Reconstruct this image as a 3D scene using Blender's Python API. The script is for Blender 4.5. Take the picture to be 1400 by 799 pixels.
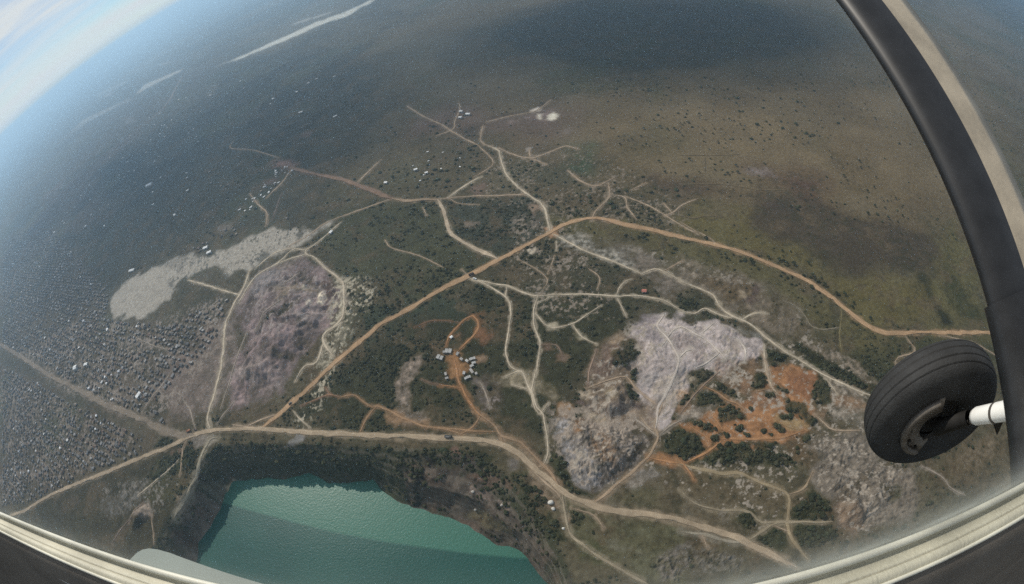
import bpy, math, random
import numpy as np
from mathutils import Vector, Matrix

S = bpy.context.scene
C = S.collection
for o in list(bpy.data.objects):
    bpy.data.objects.remove(o)

# ------------------------------------------------------------------ camera
CAM_H = 400.0                                  # flying height over the plain, metres
UP = np.array([-.174, .681, -.712]); UP /= np.linalg.norm(UP)     # world up in camera axes (right, up, forward)
fz = UP[2]; fy = math.sqrt(1 - fz * fz)
FWD = np.array([0, fy, fz])
ry = -UP[0] * fz / fy
RIGHT = np.array([math.sqrt(1 - ry * ry - UP[0] ** 2), ry, UP[0]])
CUP = np.cross(RIGHT, FWD)
EYE = np.array([0, 0, CAM_H])
cam = bpy.data.cameras.new('camera')
co = bpy.data.objects.new('camera', cam); C.objects.link(co); S.camera = co
cam.type = 'PANO'; cam.panorama_type = 'FISHEYE_EQUISOLID'        # the photo is from a wide action-camera lens
cam.sensor_width = 36; cam.sensor_fit = 'HORIZONTAL'; cam.fisheye_lens = 18; cam.fisheye_fov = math.pi
cam.clip_start = .01; cam.clip_end = 200000
M3 = Matrix([[RIGHT[i], CUP[i], -FWD[i]] for i in range(3)])
co.matrix_world = Matrix.Translation(EYE) @ M3.to_4x4()

# ------------------------------------------------------------------ light
SUN_EL, SUN_AZ = 42.0, -38.0                   # degrees; azimuth from +Y towards +X
w = bpy.data.worlds.new('World'); S.world = w; w.use_nodes = True
wn = w.node_tree; wn.nodes.clear()
def N(nt, t, **kw):
    n = nt.nodes.new(t)
    for k, v in kw.items():
        if k.startswith('i_'):
            n.inputs[int(k[2:])].default_value = v
        else:
            setattr(n, k, v)
    return n
def L(nt, a, b): nt.links.new(a, b)
sky = N(wn, 'ShaderNodeTexSky'); sky.sky_type = 'NISHITA'; sky.sun_disc = False
sky.sun_elevation = math.radians(SUN_EL); sky.sun_rotation = math.radians(SUN_AZ)
sky.air_density = 1.0; sky.dust_density = .35; sky.ozone_density = 1.5; sky.altitude = 400
tc = N(wn, 'ShaderNodeTexCoord'); sep = N(wn, 'ShaderNodeSeparateXYZ'); L(wn, tc.outputs['Generated'], sep.inputs[0])
az_ = N(wn, 'ShaderNodeMath', operation='ARCTAN2'); L(wn, sep.outputs[0], az_.inputs[0]); L(wn, sep.outputs[1], az_.inputs[1])
el_ = N(wn, 'ShaderNodeMath', operation='ARCSINE'); L(wn, sep.outputs[2], el_.inputs[0])
elm = N(wn, 'ShaderNodeMath', operation='MULTIPLY', i_1=9.0); L(wn, el_.outputs[0], elm.inputs[0])
cmb = N(wn, 'ShaderNodeCombineXYZ'); L(wn, az_.outputs[0], cmb.inputs[0]); L(wn, elm.outputs[0], cmb.inputs[1])
cn = N(wn, 'ShaderNodeTexNoise'); cn.inputs['Scale'].default_value = 2.2; cn.inputs['Detail'].default_value = 7; cn.inputs['Roughness'].default_value = .56
cn.inputs['Distortion'].default_value = .35; L(wn, cmb.outputs[0], cn.inputs['Vector'])
cr = N(wn, 'ShaderNodeValToRGB'); cr.color_ramp.elements[0].position = .36; cr.color_ramp.elements[1].position = .62
L(wn, cn.outputs[0], cr.inputs[0])
mixc = N(wn, 'ShaderNodeMixRGB'); L(wn, cr.outputs[0], mixc.inputs[0]); tint = N(wn, 'ShaderNodeMixRGB', blend_type='MULTIPLY'); tint.inputs[0].default_value = 1; tint.inputs[2].default_value = (.60, .72, .82, 1); L(wn, sky.outputs[0], tint.inputs[1]); L(wn, tint.outputs[0], mixc.inputs[1])
mixc.inputs[2].default_value = (6.8, 7.2, 7.4, 1)
bg = N(wn, 'ShaderNodeBackground'); bg.inputs[1].default_value = .075
L(wn, mixc.outputs[0], bg.inputs[0])
wo = N(wn, 'ShaderNodeOutputWorld'); L(wn, bg.outputs[0], wo.inputs[0])
sl = bpy.data.lights.new('sun', 'SUN'); sl.energy = 3.0; sl.angle = math.radians(.5); sl.color = (1, .92, .80)
so = bpy.data.objects.new('sun', sl); C.objects.link(so); so.location = (0, 0, 900)
a_, e_ = math.radians(SUN_AZ), math.radians(SUN_EL)
SUND = Vector((math.sin(a_) * math.cos(e_), math.cos(a_) * math.cos(e_), math.sin(e_)))
so.rotation_euler = (-SUND).to_track_quat('-Z', 'Y').to_euler()
S.view_settings.view_transform = 'Standard'; S.view_settings.look = 'None'
S.view_settings.exposure = 0.42; S.view_settings.gamma = 1
S.render.engine = 'CYCLES'
S.cycles.use_denoising = False
S.cycles.max_bounces = 5; S.cycles.diffuse_bounces = 2; S.cycles.glossy_bounces = 2
S.cycles.transparent_max_bounces = 12; S.cycles.volume_bounces = 1
HAZE_DENSITY = 3.0e-4

# ------------------------------------------------------------------ numbers
rng = np.random.default_rng(7); random.seed(7)
def hsh(ix, iy, s):
    h = (ix.astype(np.int64) * 374761393 + iy.astype(np.int64) * 668265263 + s * 1274126177) & 0xffffffff
    h = ((h ^ (h >> 13)) * 1274126177) & 0xffffffff
    h = (h ^ (h >> 16)) & 0xffffff
    return h / float(0xffffff)
def vnoise(x, y, s=0):
    ix, iy = np.floor(x), np.floor(y); fx, fy_ = x - ix, y - iy
    fx = fx * fx * fx * (fx * (fx * 6 - 15) + 10); fy_ = fy_ * fy_ * fy_ * (fy_ * (fy_ * 6 - 15) + 10)
    a, b, c, d = hsh(ix, iy, s), hsh(ix + 1, iy, s), hsh(ix, iy + 1, s), hsh(ix + 1, iy + 1, s)
    return (a + (b - a) * fx) * (1 - fy_) + (c + (d - c) * fx) * fy_
def fbm(x, y, scale, octv=4, s=0, gain=.5):
    """about -1 .. 1, features of SCALE metres"""
    r = np.zeros_like(x); amp = 1; tot = 0; cs, sn = math.cos(.6), math.sin(.6)
    u, v = x / scale, y / scale
    for k in range(octv):
        r += amp * (vnoise(u, v, s + k * 17) * 2 - 1); tot += amp; amp *= gain
        u, v = (u * cs - v * sn) * 2.03 + 5.2, (u * sn + v * cs) * 2.03 + 1.3
    return r / tot * 1.5
def sstep(a, b, x):
    t = np.clip((x - a) / (b - a), 0, 1); return t * t * (3 - 2 * t)
FPX = 700.0
def rays(p):
    p = np.asarray(p, float); x = p[:, 0] - 700; y = 399.5 - p[:, 1]
    r = np.hypot(x, y); th = 2 * np.arcsin(np.minimum(r / (2 * FPX), 1)); k = np.sin(th) / np.maximum(r, 1e-9)
    return (x * k)[:, None] * RIGHT + (y * k)[:, None] * CUP + np.cos(th)[:, None] * FWD
def atz(p, z):
    """photo pixels -> points on the level z"""
    d = rays(p); t = (z - CAM_H) / np.minimum(d[:, 2], -.004); return EYE[:2] + d[:, :2] * t[:, None]
def project(P):
    d = np.asarray(P, float) - EYE; d /= np.linalg.norm(d, axis=1)[:, None]
    x, y, z = d @ RIGHT, d @ CUP, d @ FWD
    th = np.arccos(np.clip(z, -1, 1)); r = 2 * FPX * np.sin(th / 2); k = r / np.maximum(np.hypot(x, y), 1e-9)
    return np.stack([700 + x * k, 399.5 - y * k], 1)
TILES = {'TL': (0, 0, .3379), 'TM': (465, 0, .3379), 'TR': (930, 0, .3379), 'ML': (0, 265, .3379), 'MM': (465, 265, .3379), 'MR': (930, 265, .3379),
         'BL': (0, 530, .3367), 'BM': (465, 530, .3367), 'BR': (930, 530, .3367), 'P': (0, 0, 1),
         'Z1': (780, 430, .2003), 'Z2': (900, 480, .2003), 'Z3': (200, 300, .2003), 'Z4': (0, 430, .2003), 'Z5': (540, 420, .2003), 'Z6': (560, 590, .2003), 'Z7': (150, 590, .2003)}
def T(t, s):
    ox, oy, k = TILES[t]; v = np.array([float(q) for q in s.replace(',', ' ').split()]).reshape(-1, 2)
    return v * k + (ox, oy)
def segdist(x, y, poly, closed):
    """distance to a polyline, and for a closed one its sign (inside > 0)"""
    P = np.asarray(poly); Q = np.roll(P, -1, 0) if closed else P[1:]; P = P if closed else P[:-1]
    d2 = np.full(x.shape, 1e18); ins = np.zeros(x.shape, bool)
    for (ax, ay), (bx, by) in zip(P, Q):
        dx, dy = bx - ax, by - ay
        t = np.clip(((x - ax) * dx + (y - ay) * dy) / max(dx * dx + dy * dy, 1e-9), 0, 1)
        d2 = np.minimum(d2, (x - ax - t * dx) ** 2 + (y - ay - t * dy) ** 2)
        if closed and ay != by:
            ins ^= ((ay > y) != (by > y)) & (x < (bx - ax) * (y - ay) / (by - ay) + ax)
    d = np.sqrt(d2)
    return np.where(ins, d, -d) if closed else d
def near(x, y, poly, pad):
    lo = np.min(poly, 0) - pad; hi = np.max(poly, 0) + pad
    return np.nonzero((x > lo[0]) & (x < hi[0]) & (y > lo[1]) & (y < hi[1]))[0]
def spline(P, step):
    P = np.asarray(P, float)
    if len(P) < 3:
        n = max(2, int(np.linalg.norm(P[1] - P[0]) / step) + 1); return P[0] + (P[1] - P[0]) * np.linspace(0, 1, n)[:, None]
    E = np.vstack([2 * P[0] - P[1], P, 2 * P[-1] - P[-2]]); out = []
    for i in range(1, len(E) - 2):
        a, b, c, d = E[i - 1:i + 3]; n = max(1, int(np.linalg.norm(c - b) / step)); t = np.linspace(0, 1, n, endpoint=False)[:, None]
        out.append(.5 * (2 * b + (c - a) * t + (2 * a - 5 * b + 4 * c - d) * t ** 2 + (3 * b - a - 3 * c + d) * t ** 3))
    return np.vstack(out + [P[-1:]])

# ------------------------------------------------------------------ materials
def newmat(name):
    m = bpy.data.materials.new(name); m.use_nodes = True; nt = m.node_tree; nt.nodes.clear()
    return m, nt, N(nt, 'ShaderNodeOutputMaterial')
def plain(name, col, rough=.7, var=.25, scale=6, metal=0, spec=.3, bump=0, bscale=None):
    """one colour with a little mottling and wear"""
    m, nt, out = newmat(name)
    p = N(nt, 'ShaderNodeBsdfPrincipled'); p.inputs['Roughness'].default_value = rough; p.inputs['Metallic'].default_value = metal
    p.inputs['Specular IOR Level'].default_value = spec
    tx = N(nt, 'ShaderNodeTexCoord'); nz = N(nt, 'ShaderNodeTexNoise'); nz.inputs['Scale'].default_value = scale; nz.inputs['Detail'].default_value = 6
    L(nt, tx.outputs['Object'], nz.inputs['Vector'])
    r = N(nt, 'ShaderNodeValToRGB'); r.color_ramp.elements[0].position = .3; r.color_ramp.elements[1].position = .7
    r.color_ramp.elements[0].color = [c * (1 - var) for c in col] + [1]; r.color_ramp.elements[1].color = [min(1, c * (1 + var)) for c in col] + [1]
    L(nt, nz.outputs[0], r.inputs[0]); L(nt, r.outputs[0], p.inputs['Base Color'])
    if bump:
        b = N(nt, 'ShaderNodeBump'); b.inputs['Strength'].default_value = bump; b.inputs['Distance'].default_value = .01
        n2 = N(nt, 'ShaderNodeTexNoise'); n2.inputs['Scale'].default_value = bscale or scale * 8; n2.inputs['Detail'].default_value = 5
        L(nt, tx.outputs['Object'], n2.inputs['Vector']); L(nt, n2.outputs[0], b.inputs['Height']); L(nt, b.outputs[0], p.inputs['Normal'])
    L(nt, p.outputs[0], out.inputs[0]); return m
def ground_mat(name, detail=1.0):
    """colour from the mesh's own albedo attribute, broken up by fine grain in metres; bump where the ground is rough"""
    m, nt, out = newmat(name)
    p = N(nt, 'ShaderNodeBsdfPrincipled'); p.inputs['Roughness'].default_value = .95; p.inputs['Specular IOR Level'].default_value = .08
    at = N(nt, 'ShaderNodeAttribute'); at.attribute_name = 'albedo'
    tx = N(nt, 'ShaderNodeTexCoord')
    n1 = N(nt, 'ShaderNodeTexNoise'); n1.inputs['Scale'].default_value = .22; n1.inputs['Detail'].default_value = 6; n1.inputs['Roughness'].default_value = .65
    L(nt, tx.outputs['Object'], n1.inputs['Vector'])
    mr = N(nt, 'ShaderNodeMapRange'); mr.inputs[1].default_value = .25; mr.inputs[2].default_value = .75
    mr.inputs[3].default_value = 1 - .38 * detail; mr.inputs[4].default_value = 1 + .38 * detail
    L(nt, n1.outputs[0], mr.inputs[0])
    v = N(nt, 'ShaderNodeVectorMath', operation='SCALE'); L(nt, at.outputs['Color'], v.inputs[0]); L(nt, mr.outputs[0], v.inputs['Scale'])
    L(nt, v.outputs[0], p.inputs['Base Color'])
    b = N(nt, 'ShaderNodeBump'); b.inputs['Strength'].default_value = .5 * detail; b.inputs['Distance'].default_value = 1.0
    L(nt, n1.outputs[0], b.inputs['Height']); L(nt, b.outputs[0], p.inputs['Normal'])
    L(nt, p.outputs[0], out.inputs[0]); return m
def attr_mat(name, rough=.9, var=.2, scale=1.5, trans=0):
    m, nt, out = newmat(name)
    p = N(nt, 'ShaderNodeBsdfPrincipled'); p.inputs['Roughness'].default_value = rough; p.inputs['Specular IOR Level'].default_value = .15
    at = N(nt, 'ShaderNodeAttribute'); at.attribute_name = 'albedo'
    tx = N(nt, 'ShaderNodeTexCoord'); n1 = N(nt, 'ShaderNodeTexNoise'); n1.inputs['Scale'].default_value = scale; n1.inputs['Detail'].default_value = 4
    L(nt, tx.outputs['Object'], n1.inputs['Vector'])
    mr = N(nt, 'ShaderNodeMapRange'); mr.inputs[1].default_value = .3; mr.inputs[2].default_value = .7; mr.inputs[3].default_value = 1 - var; mr.inputs[4].default_value = 1 + var
    L(nt, n1.outputs[0], mr.inputs[0])
    v = N(nt, 'ShaderNodeVectorMath', operation='SCALE'); L(nt, at.outputs['Color'], v.inputs[0]); L(nt, mr.outputs[0], v.inputs['Scale'])
    L(nt, v.outputs[0], p.inputs['Base Color']); L(nt, p.outputs[0], out.inputs[0]); return m

def mesh_np(name, V, Fc, mat, col=None, smooth=False, parent=None, link=True):
    """V (n,3), Fc (m,k) faces of one size, or a list of faces"""
    me = bpy.data.meshes.new(name); V = np.asarray(V, np.float32)
    me.vertices.add(len(V)); me.vertices.foreach_set('co', V.ravel())
    if isinstance(Fc, np.ndarray):
        k = Fc.shape[1]; me.loops.add(Fc.size); me.loops.foreach_set('vertex_index', Fc.astype(np.int32).ravel())
        me.polygons.add(len(Fc)); me.polygons.foreach_set('loop_start', np.arange(0, Fc.size, k, dtype=np.int32))
    else:
        flat = [i for f in Fc for i in f]; st = np.cumsum([0] + [len(f) for f in Fc][:-1])
        me.loops.add(len(flat)); me.loops.foreach_set('vertex_index', np.array(flat, np.int32))
        me.polygons.add(len(Fc)); me.polygons.foreach_set('loop_start', np.array(st, np.int32))
    me.update(calc_edges=True); me.validate()
    me.polygons.foreach_set('use_smooth', np.full(len(me.polygons), smooth))
    if col is not None:
        a = me.color_attributes.new('albedo', 'FLOAT_COLOR', 'POINT')
        a.data.foreach_set('color', np.hstack([np.asarray(col, np.float32), np.ones((len(V), 1), np.float32)]).ravel())
    for m in (mat if isinstance(mat, (list, tuple)) else [mat]): me.materials.append(m)
    if not link: return me
    o = bpy.data.objects.new(name, me); C.objects.link(o)
    if parent is not None: o.parent = parent
    return o
def structure(o): o['kind'] = 'structure'; return o
def tag(o, label, cat, group=None, kind=None):
    o['label'] = label; o['category'] = cat
    if group: o['group'] = group
    if kind: o['kind'] = kind
    return o

# ================================================================== GROUND
# ---- roads and tracks: photo traces, width in metres, colour, kind
RED = (.30, .165, .085); TAN = (.33, .25, .175); PALE = (.46, .385, .285); ORANGE = (.33, .175, .085); GREYT = (.30, .25, .20)
def cat_(*a): return np.vstack(a)
ROADS = [
 ('dirt_road', cat_(T('BL', '1060 168 1120 120 1180 65 1255 0'), T('MM', '0 665 90 590 170 525 240 490 330 435 430 375 520 335 640 268 740 215 845 160 900 130 960 108 1020 100 1080 107 1170 128 1270 150'),
    T('MR', '0 175 60 190 140 205 240 235 330 270 420 308 500 345 570 390 640 440 700 495 760 535 830 563 960 563 1100 562 1260 562 1420 560')), 6.4, (.37, .24, .14)),
 ('dirt_road', cat_(T('BL', '40 520 100 500 200 440 330 385 430 345 560 290 690 238 770 200 830 180 920 170 1060 168 1200 180 1350 187'), T('BM', '60 192 150 195 300 200 450 207 560 212 650 228 710 258 760 300 800 340 850 375 900 420 960 455 1050 485 1150 508 1260 515'),
    T('BR', '0 540 100 570 200 600 280 635 360 670 440 720')), 6.4, (.33, .255, .175)),
 ('dirt_road', cat_(T('ML', '-60 580 0 610 100 670 200 735 300 785'), T('BL', '420 65 500 95 580 130 660 170 740 195 790 192')), 10, (.20, .16, .12)),
 ('dirt_road', T('MM', '395 25 415 60 430 110 445 155 480 185 540 220 600 245 640 266'), 6, (.40, .32, .23)),
 ('dirt_road', T('MM', '395 25 330 25 270 30 210 20'), 7, (.30, .22, .15)),
 ('dirt_road', T('MM', '210 20 120 -15 0 -60 -110 -80 -220 -110'), 8, (.20, .13, .09)),
]
TRACKS = [
 ('MM', '210 20 140 45 70 70 0 95 -60 120 -130 170 -195 205 -225 235', 4, TAN), ('MM', '395 25 440 18 550 10 650 8 755 2', 4, TAN),
 ('TM', '600 592 640 610 655 660 680 715 730 765 775 799 820 830 838 880 850 945', 5, PALE), ('TM', '640 600 700 625 770 640 850 615 910 592 965 605', 5, TAN),
 ('TM', '770 640 840 670', 4, TAN), ('TM', '765 605 770 640', 4, TAN), ('TM', '620 595 575 580 570 545 580 505', 5, TAN),
 ('TM', '270 430 330 468 400 500 440 525 500 560 560 590', 5, TAN), ('TM', '480 415 485 440 465 490 455 525 390 550', 4, TAN), ('TM', '440 799 500 755 570 715', 5, PALE),
 ('TM', '920 690 960 725 1010 750 1050 750 1120 715', 5, TAN), ('TM', '1085 740 1090 790 1060 830 1030 860 1020 895', 4.5, TAN), ('TM', '1180 770 1240 740', 4, TAN),
 ('TM', '70 740 110 700 170 645', 6, TAN), ('TM', '590 495 690 470 790 450 860 400', 5, TAN), ('TM', '560 590 620 660 540 720', 3, TAN),
 ('MM', '1095 5 1150 15 1165 60 1200 105', 3, TAN), ('MM', '1150 10 1240 45 1310 85 1391 135 1450 165', 3, TAN), ('MM', '1310 90 1350 75 1385 45 1450 20', 3, TAN), ('MM', '1310 40 1340 75 1345 80', 3, TAN),
 ('MM', '440 18 480 40 560 45', 3, TAN), ('MM', '335 55 350 90', 3, TAN), ('MM', '180 185 210 220 300 245 350 265 420 300', 2.5, TAN),
 ('MM', '865 165 930 200 1000 235 1080 265 1130 285 1220 325', 4, PALE), ('MM', '875 190 876 230', 2.5, PALE), ('MM', '1220 325 1270 305 1310 315 1391 360', 4, PALE), ('MM', '1310 315 1370 280 1391 270', 3, TAN),
 ('MR', '0 355 80 385 130 410 160 455 210 495 250 510 300 540 360 590 420 635 480 670 560 720 640 760 740 805 790 820', 4.5, PALE), ('MR', '0 475 60 485 100 465 160 490 210 505', 4, PALE),
 ('MR', '250 510 300 485 350 485', 4, PALE), ('MR', '340 610 345 700 370 780', 4, PALE),
 ('MM', '525 345 570 360 620 385 680 430 690 480 685 540 672 610 672 650 690 700 730 720', 3.2, PALE), ('MM', '530 345 620 365 680 375 740 400 800 415 860 410 940 407 1050 410 1120 415 1200 413 1300 430 1350 455 1391 480', 3.6, PALE),
 ('MM', '800 415 785 470 785 530 800 580 810 620 800 680 795 720', 3.4, PALE), ('MM', '1120 410 1130 380 1155 355 1180 345', 3, PALE), ('MM', '675 375 670 410 672 425', 3, PALE), ('MM', '800 440 830 430 860 410', 3, PALE),
 ('MM', '790 485 850 540 940 525 1000 490 1060 450', 3, PALE), ('MM', '940 530 980 580 1040 610', 3, PALE), ('MM', '1120 420 1150 480 1160 500', 3, PALE), ('MM', '490 305 520 335', 3, TAN), ('MM', '840 325 855 290 868 250', 2, TAN),
 ('MM', '820 390 840 350 800 310 720 265', 2, TAN), ('MM', '1040 390 1050 340 1000 300', 2, TAN),
 ('BM', '775 0 800 80 825 110 840 200 845 270 825 315', 3.2, PALE), ('Z5', '740 480 860 440 910 540 930 580 960 700 1000 740', 3, PALE), ('Z5', '960 430 930 580', 3, PALE), ('Z5', '800 530 900 560', 3, PALE), ('Z5', '1000 720 1050 655', 2.5, PALE),
 ('ML', '1010 310 985 380 940 460 910 540 905 620 890 720 870 800 840 905 850 950', 6, PALE), ('ML', '760 350 850 375 930 400 970 410', 5, PALE),
 ('Z3', '1090 210 1000 210 930 270 880 310 760 380 700 450 660 520 625 580', 5, PALE), ('Z3', '1090 240 980 270 880 310', 4, PALE), ('Z3', '1330 20 1240 100 1140 180 1090 210 1090 240 1150 265 1230 340 1330 420 1350 520 1350 600 1330 680 1250 760', 4.5, PALE),
 ('Z3', '940 440 1040 370', 3, GREYT), ('Z3', '920 550 790 660 730 780', 4, GREYT), ('Z3', '740 340 880 230 1010 195', 4, PALE),
 ('ML', '1391 520 1320 560 1310 600 1350 660', 4, PALE), ('ML', '1310 600 1280 680 1230 700 1190 770', 4, PALE), ('ML', '1000 560 960 660 930 760 890 880', 3.5, GREYT), ('BL', '880 150 900 120 950 60', 3, GREYT),
 ('BL', '1060 165 1000 160 940 150', 4, TAN), ('BL', '1000 160 1060 130 1120 112', 4, TAN), ('BL', '1190 95 1220 130 1262 165', 2, PALE), ('Z4', '1170 390 1100 490 1040 560 970 670', 3, GREYT), ('Z4', '1250 580 1300 660 1320 740 1340 790', 2.5, GREYT), ('Z4', '100 540 80 660 50 799', 3, GREYT), ('Z4', '800 30 750 130', 3, GREYT), ('Z4', '930 160 1050 215 1140 240', 3, GREYT),
 ('Z5', '350 270 370 200 430 130 490 75 530 60 560 85 570 140 530 200 470 260 425 310', 3.5, ORANGE), ('Z5', '130 140 250 95 400 100 440 110', 3, (.17, .10, .06)), ('Z5', '400 340 415 400 430 480 460 550 490 620 520 670 580 730 650 790', 5, ORANGE), ('Z5', '300 535 370 540 450 555', 3, ORANGE), ('Z5', '180 490 240 520 300 530', 2.5, (.2, .13, .09)), ('Z5', '580 510 620 590 650 690', 3, GREYT), ('Z5', '1000 260 1100 260 1150 340', 2.5, (.2, .14, .1)),
 ('BM', '0 40 50 30 90 55 130 80 150 75 210 100 270 130 350 160 430 170 490 190', 4, (.28, .175, .1)), ('BM', '150 75 110 120 80 185', 4, (.28, .175, .1)), ('BM', '570 115 540 160 490 190', 4, (.28, .175, .1)), ('BM', '350 160 460 168 560 178 640 180', 3.5, (.28, .175, .1)), ('BM', '-160 75 -110 55 -50 30 0 40', 3, (.22, .13, .08)), ('BM', '-60 0 -40 30', 3, (.22, .13, .08)),
 ('BM', '550 90 570 110 620 150 660 195 720 215 760 250 820 310 870 370 900 420', 5.5, (.28, .19, .12)), ('BM', '650 190 660 220', 4, (.28, .19, .12)), ('BM', '780 330 830 318', 4, (.28, .2, .13)),
 ('BM', '1000 470 1040 460 1130 390 1250 285 1290 200 1280 150 1310 60', 5, (.29, .21, .14)), ('BM', '1250 285 1320 300 1396 310', 5, ORANGE), ('BM', '1290 200 1230 150 1180 115', 4, GREYT), ('BM', '1300 190 1350 150 1396 130', 4, GREYT),
 ('BR', '0 310 90 335 180 350 250 350 300 375 380 405 440 440 440 500 435 550 450 610 520 700', 5, (.27, .21, .13)), ('BR', '0 415 60 470 160 500 260 500 300 520 330 550 430 545 530 548 620 545', 4, (.27, .22, .15)), ('BR', '440 435 500 410 540 340', 4, (.27, .2, .13)), ('BR', '280 620 370 560 430 545', 4.5, (.27, .22, .15)), ('BR', '-20 280 30 330 60 380', 4, ORANGE),
 ('BR', '0 585 100 600 190 625 280 632', 5, (.24, .21, .16)), ('BR', '380 560 440 585', 3, TAN), ('BR', '280 640 330 665 430 710 480 735', 4.5, TAN), ('BR', '980 320 1060 360 1100 410 1160 440', 3, GREYT), ('BR', '90 600 110 650', 3, TAN),
 ('BM', '900 420 910 490 930 590 1000 650 1090 710 1150 745 1250 799', 4.5, (.28, .23, .16)), ('BM', '940 490 1030 520 1070 570', 3, TAN), ('BM', '780 340 850 400 890 440 905 470', 4, TAN),
 ('Z1', '640 0 590 80 660 160 720 260 740 310 720 400 680 480 640 560 600 640 580 780', 4.5, (.50, .43, .365)), ('Z1', '660 160 700 110 760 85 850 130 930 180 1000 240 1070 320', 4.5, (.50, .43, .365)), ('Z1', '740 300 790 250 830 240', 6, (.52, .45, .38)), ('Z1', '850 370 930 330 1020 260', 3.5, (.50, .43, .365)), ('Z1', '1130 170 1190 230 1190 320', 4, (.52, .45, .38)), ('Z1', '110 510 200 470 300 440 380 430 440 500 520 570 590 620', 3.5, (.3, .22, .15)), ('Z1', '180 240 130 380 120 490', 3, (.27, .19, .14)), ('Z1', '660 170 620 220', 3, (.50, .43, .365)), ('Z1', '480 700 540 780 600 800', 3, TAN), ('Z1', '980 60 930 100 900 130', 3, (.52, .45, .38)),
 ('Z2', '700 0 740 100 760 220 810 290 850 320', 4, TAN), ('Z2', '300 240 400 280 480 340 540 360 600 420', 4, (.29, .17, .09)), ('Z2', '150 430 220 330 300 240 420 140', 3, (.24, .17, .12)), ('Z2', '430 620 330 690 200 760', 4, ORANGE), ('Z2', '430 600 560 600 700 600 850 590 1000 540', 4, ORANGE), ('Z2', '800 470 870 510 960 540', 4, (.3, .2, .1)), ('Z2', '660 280 720 265 770 255', 3, (.27, .17, .1)), ('Z2', '200 500 270 550 340 600 350 650', 4, ORANGE), ('Z2', '1060 430 1130 490 1200 540 1390 545', 3, TAN), ('Z2', '1140 190 1190 250 1225 300', 3, PALE), ('Z2', '440 540 400 480 360 430', 4, ORANGE),
 ('BL', '560 440 620 390 690 330 730 290', 2.6, PALE), ('BL', '100 500 60 540', 4, (.2, .16, .12)), ('Z7', '480 300 490 220 500 120 520 70', 3, TAN), ('Z7', '440 590 500 480 560 380 600 270 630 160 680 60 740 40', 7, (.30, .26, .19)), ('Z7', '130 620 170 540 230 495', 4, (.22, .17, .13)), ('Z7', '20 760 70 680 130 610', 5, (.16, .12, .09)), ('Z7', '285 600 300 700 305 790', 2.5, TAN),
 ('TL', '590 500 650 450 690 400 720 340 740 310', 14, (.22, .18, .15)), ('TL', '190 790 280 740 400 640 520 560 590 500', 18, (.14, .12, .1)), ('ML', '0 470 40 400 70 300 110 220 160 130 240 0', 9, (.15, .12, .1)), ('TL', '1080 799 1140 740 1185 680', 6, TAN), ('TL', '1130 640 1030 610 935 600 945 570', 4, TAN), ('ML', '1010 0 1050 50 1080 80 1078 130', 5, TAN), ('ML', '1100 110 1140 0', 4, (.15, .12, .1)), ('ML', '455 80 500 40 540 0', 8, (.14, .12, .1)),
 ('MR', '0 90 60 100 100 90 180 95', 3, (.13, .1, .06)), ('MR', '60 150 0 115', 3, TAN), ('MR', '60 150 120 180 140 200', 2.5, TAN), ('MR', '400 435 460 450 500 490 530 535 580 550 650 540', 2.5, (.2, .17, .12)), ('MR', '650 450 652 500 645 580 655 650', 2.5, (.17, .14, .07)), ('MR', '910 575 935 610 950 640 880 665 870 700', 2.5, TAN), ('MR', '950 640 930 660 880 690', 3, TAN), ('MR', '1050 575 1130 590 1200 610 1300 670', 2.5, TAN), ('TR', '0 630 150 630 240 625', 3, (.16, .12, .07)), ('TR', '0 745 150 745 260 760 330 770 440 770', 3, (.16, .12, .07)), ('TR', '100 640 100 700', 3, (.14, .11, .07)),
]

# ---- relief
PIT_Z = -38.0
rim_px = T('P', '284 618 300 609 320 607 400 606 500 609 600 613 655 622 692 646 722 680 745 715 772 760 790 799 800 860 780 960 700 1000 400 1000 240 930 180 850 195 775 232 700 256 664 266 640')
lake_px = cat_(T('BL', '925 420 938 390 950 376 980 374 1100 366 1180 372 1250 354 1330 380'), T('BM', '0 383 130 385 160 410 220 440 300 492 360 500 480 548 560 590 640 640 720 670 760 700 840 799 860 880 840 990'), T('P', '700 950 400 950 270 880 262 820 268 785 274 745 288 722 301 695 308 674'))
RIM = atz(rim_px, 0); LAKE = atz(lake_px, PIT_Z)
MOUNDS = [  # trace, height, edge width: spoil heaps that stand over the plain
 (T('ML', '1050 340 1110 315 1200 295 1300 325 1365 385 1370 440 1325 535 1275 585 1195 680 1180 725 1110 775 1010 790 960 780 960 700 1000 600 980 540 990 420'), 13, 45),
 (T('Z1', '60 600 130 505 350 465 450 580 480 640 380 650 270 705 150 655'), 9, 14), (T('Z1', '250 200 350 145 440 190 470 280 400 400 300 380 200 430 140 400 200 260'), 7, 25),
 (T('Z1', '430 60 600 15 900 25 990 65 1130 90 1280 210 1300 330 1130 370 1000 420 860 410 700 600 560 640 450 480 480 230 430 160'), 3, 16),
 (T('P', '765 575 800 570 870 590 885 605 866 640 838 662 800 668 778 640'), 7, 16), (T('BR', '540 360 640 330 740 340 900 340 860 440 800 530 720 580 640 560 620 470 560 420'), 6, 18),
 (T('BR', '560 190 700 190 740 300 640 330 560 270'), 4, 14), (T('Z7', '160 540 230 490 280 520 290 600 200 680 140 700'), 8, 12),
]
MOUNDS = [(atz(p, 0), h, e) for p, h, e in MOUNDS]
TRENCH = atz(T('MR', '450 610 500 615 800 770 840 830 780 830 640 750 540 700'), 0)
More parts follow.
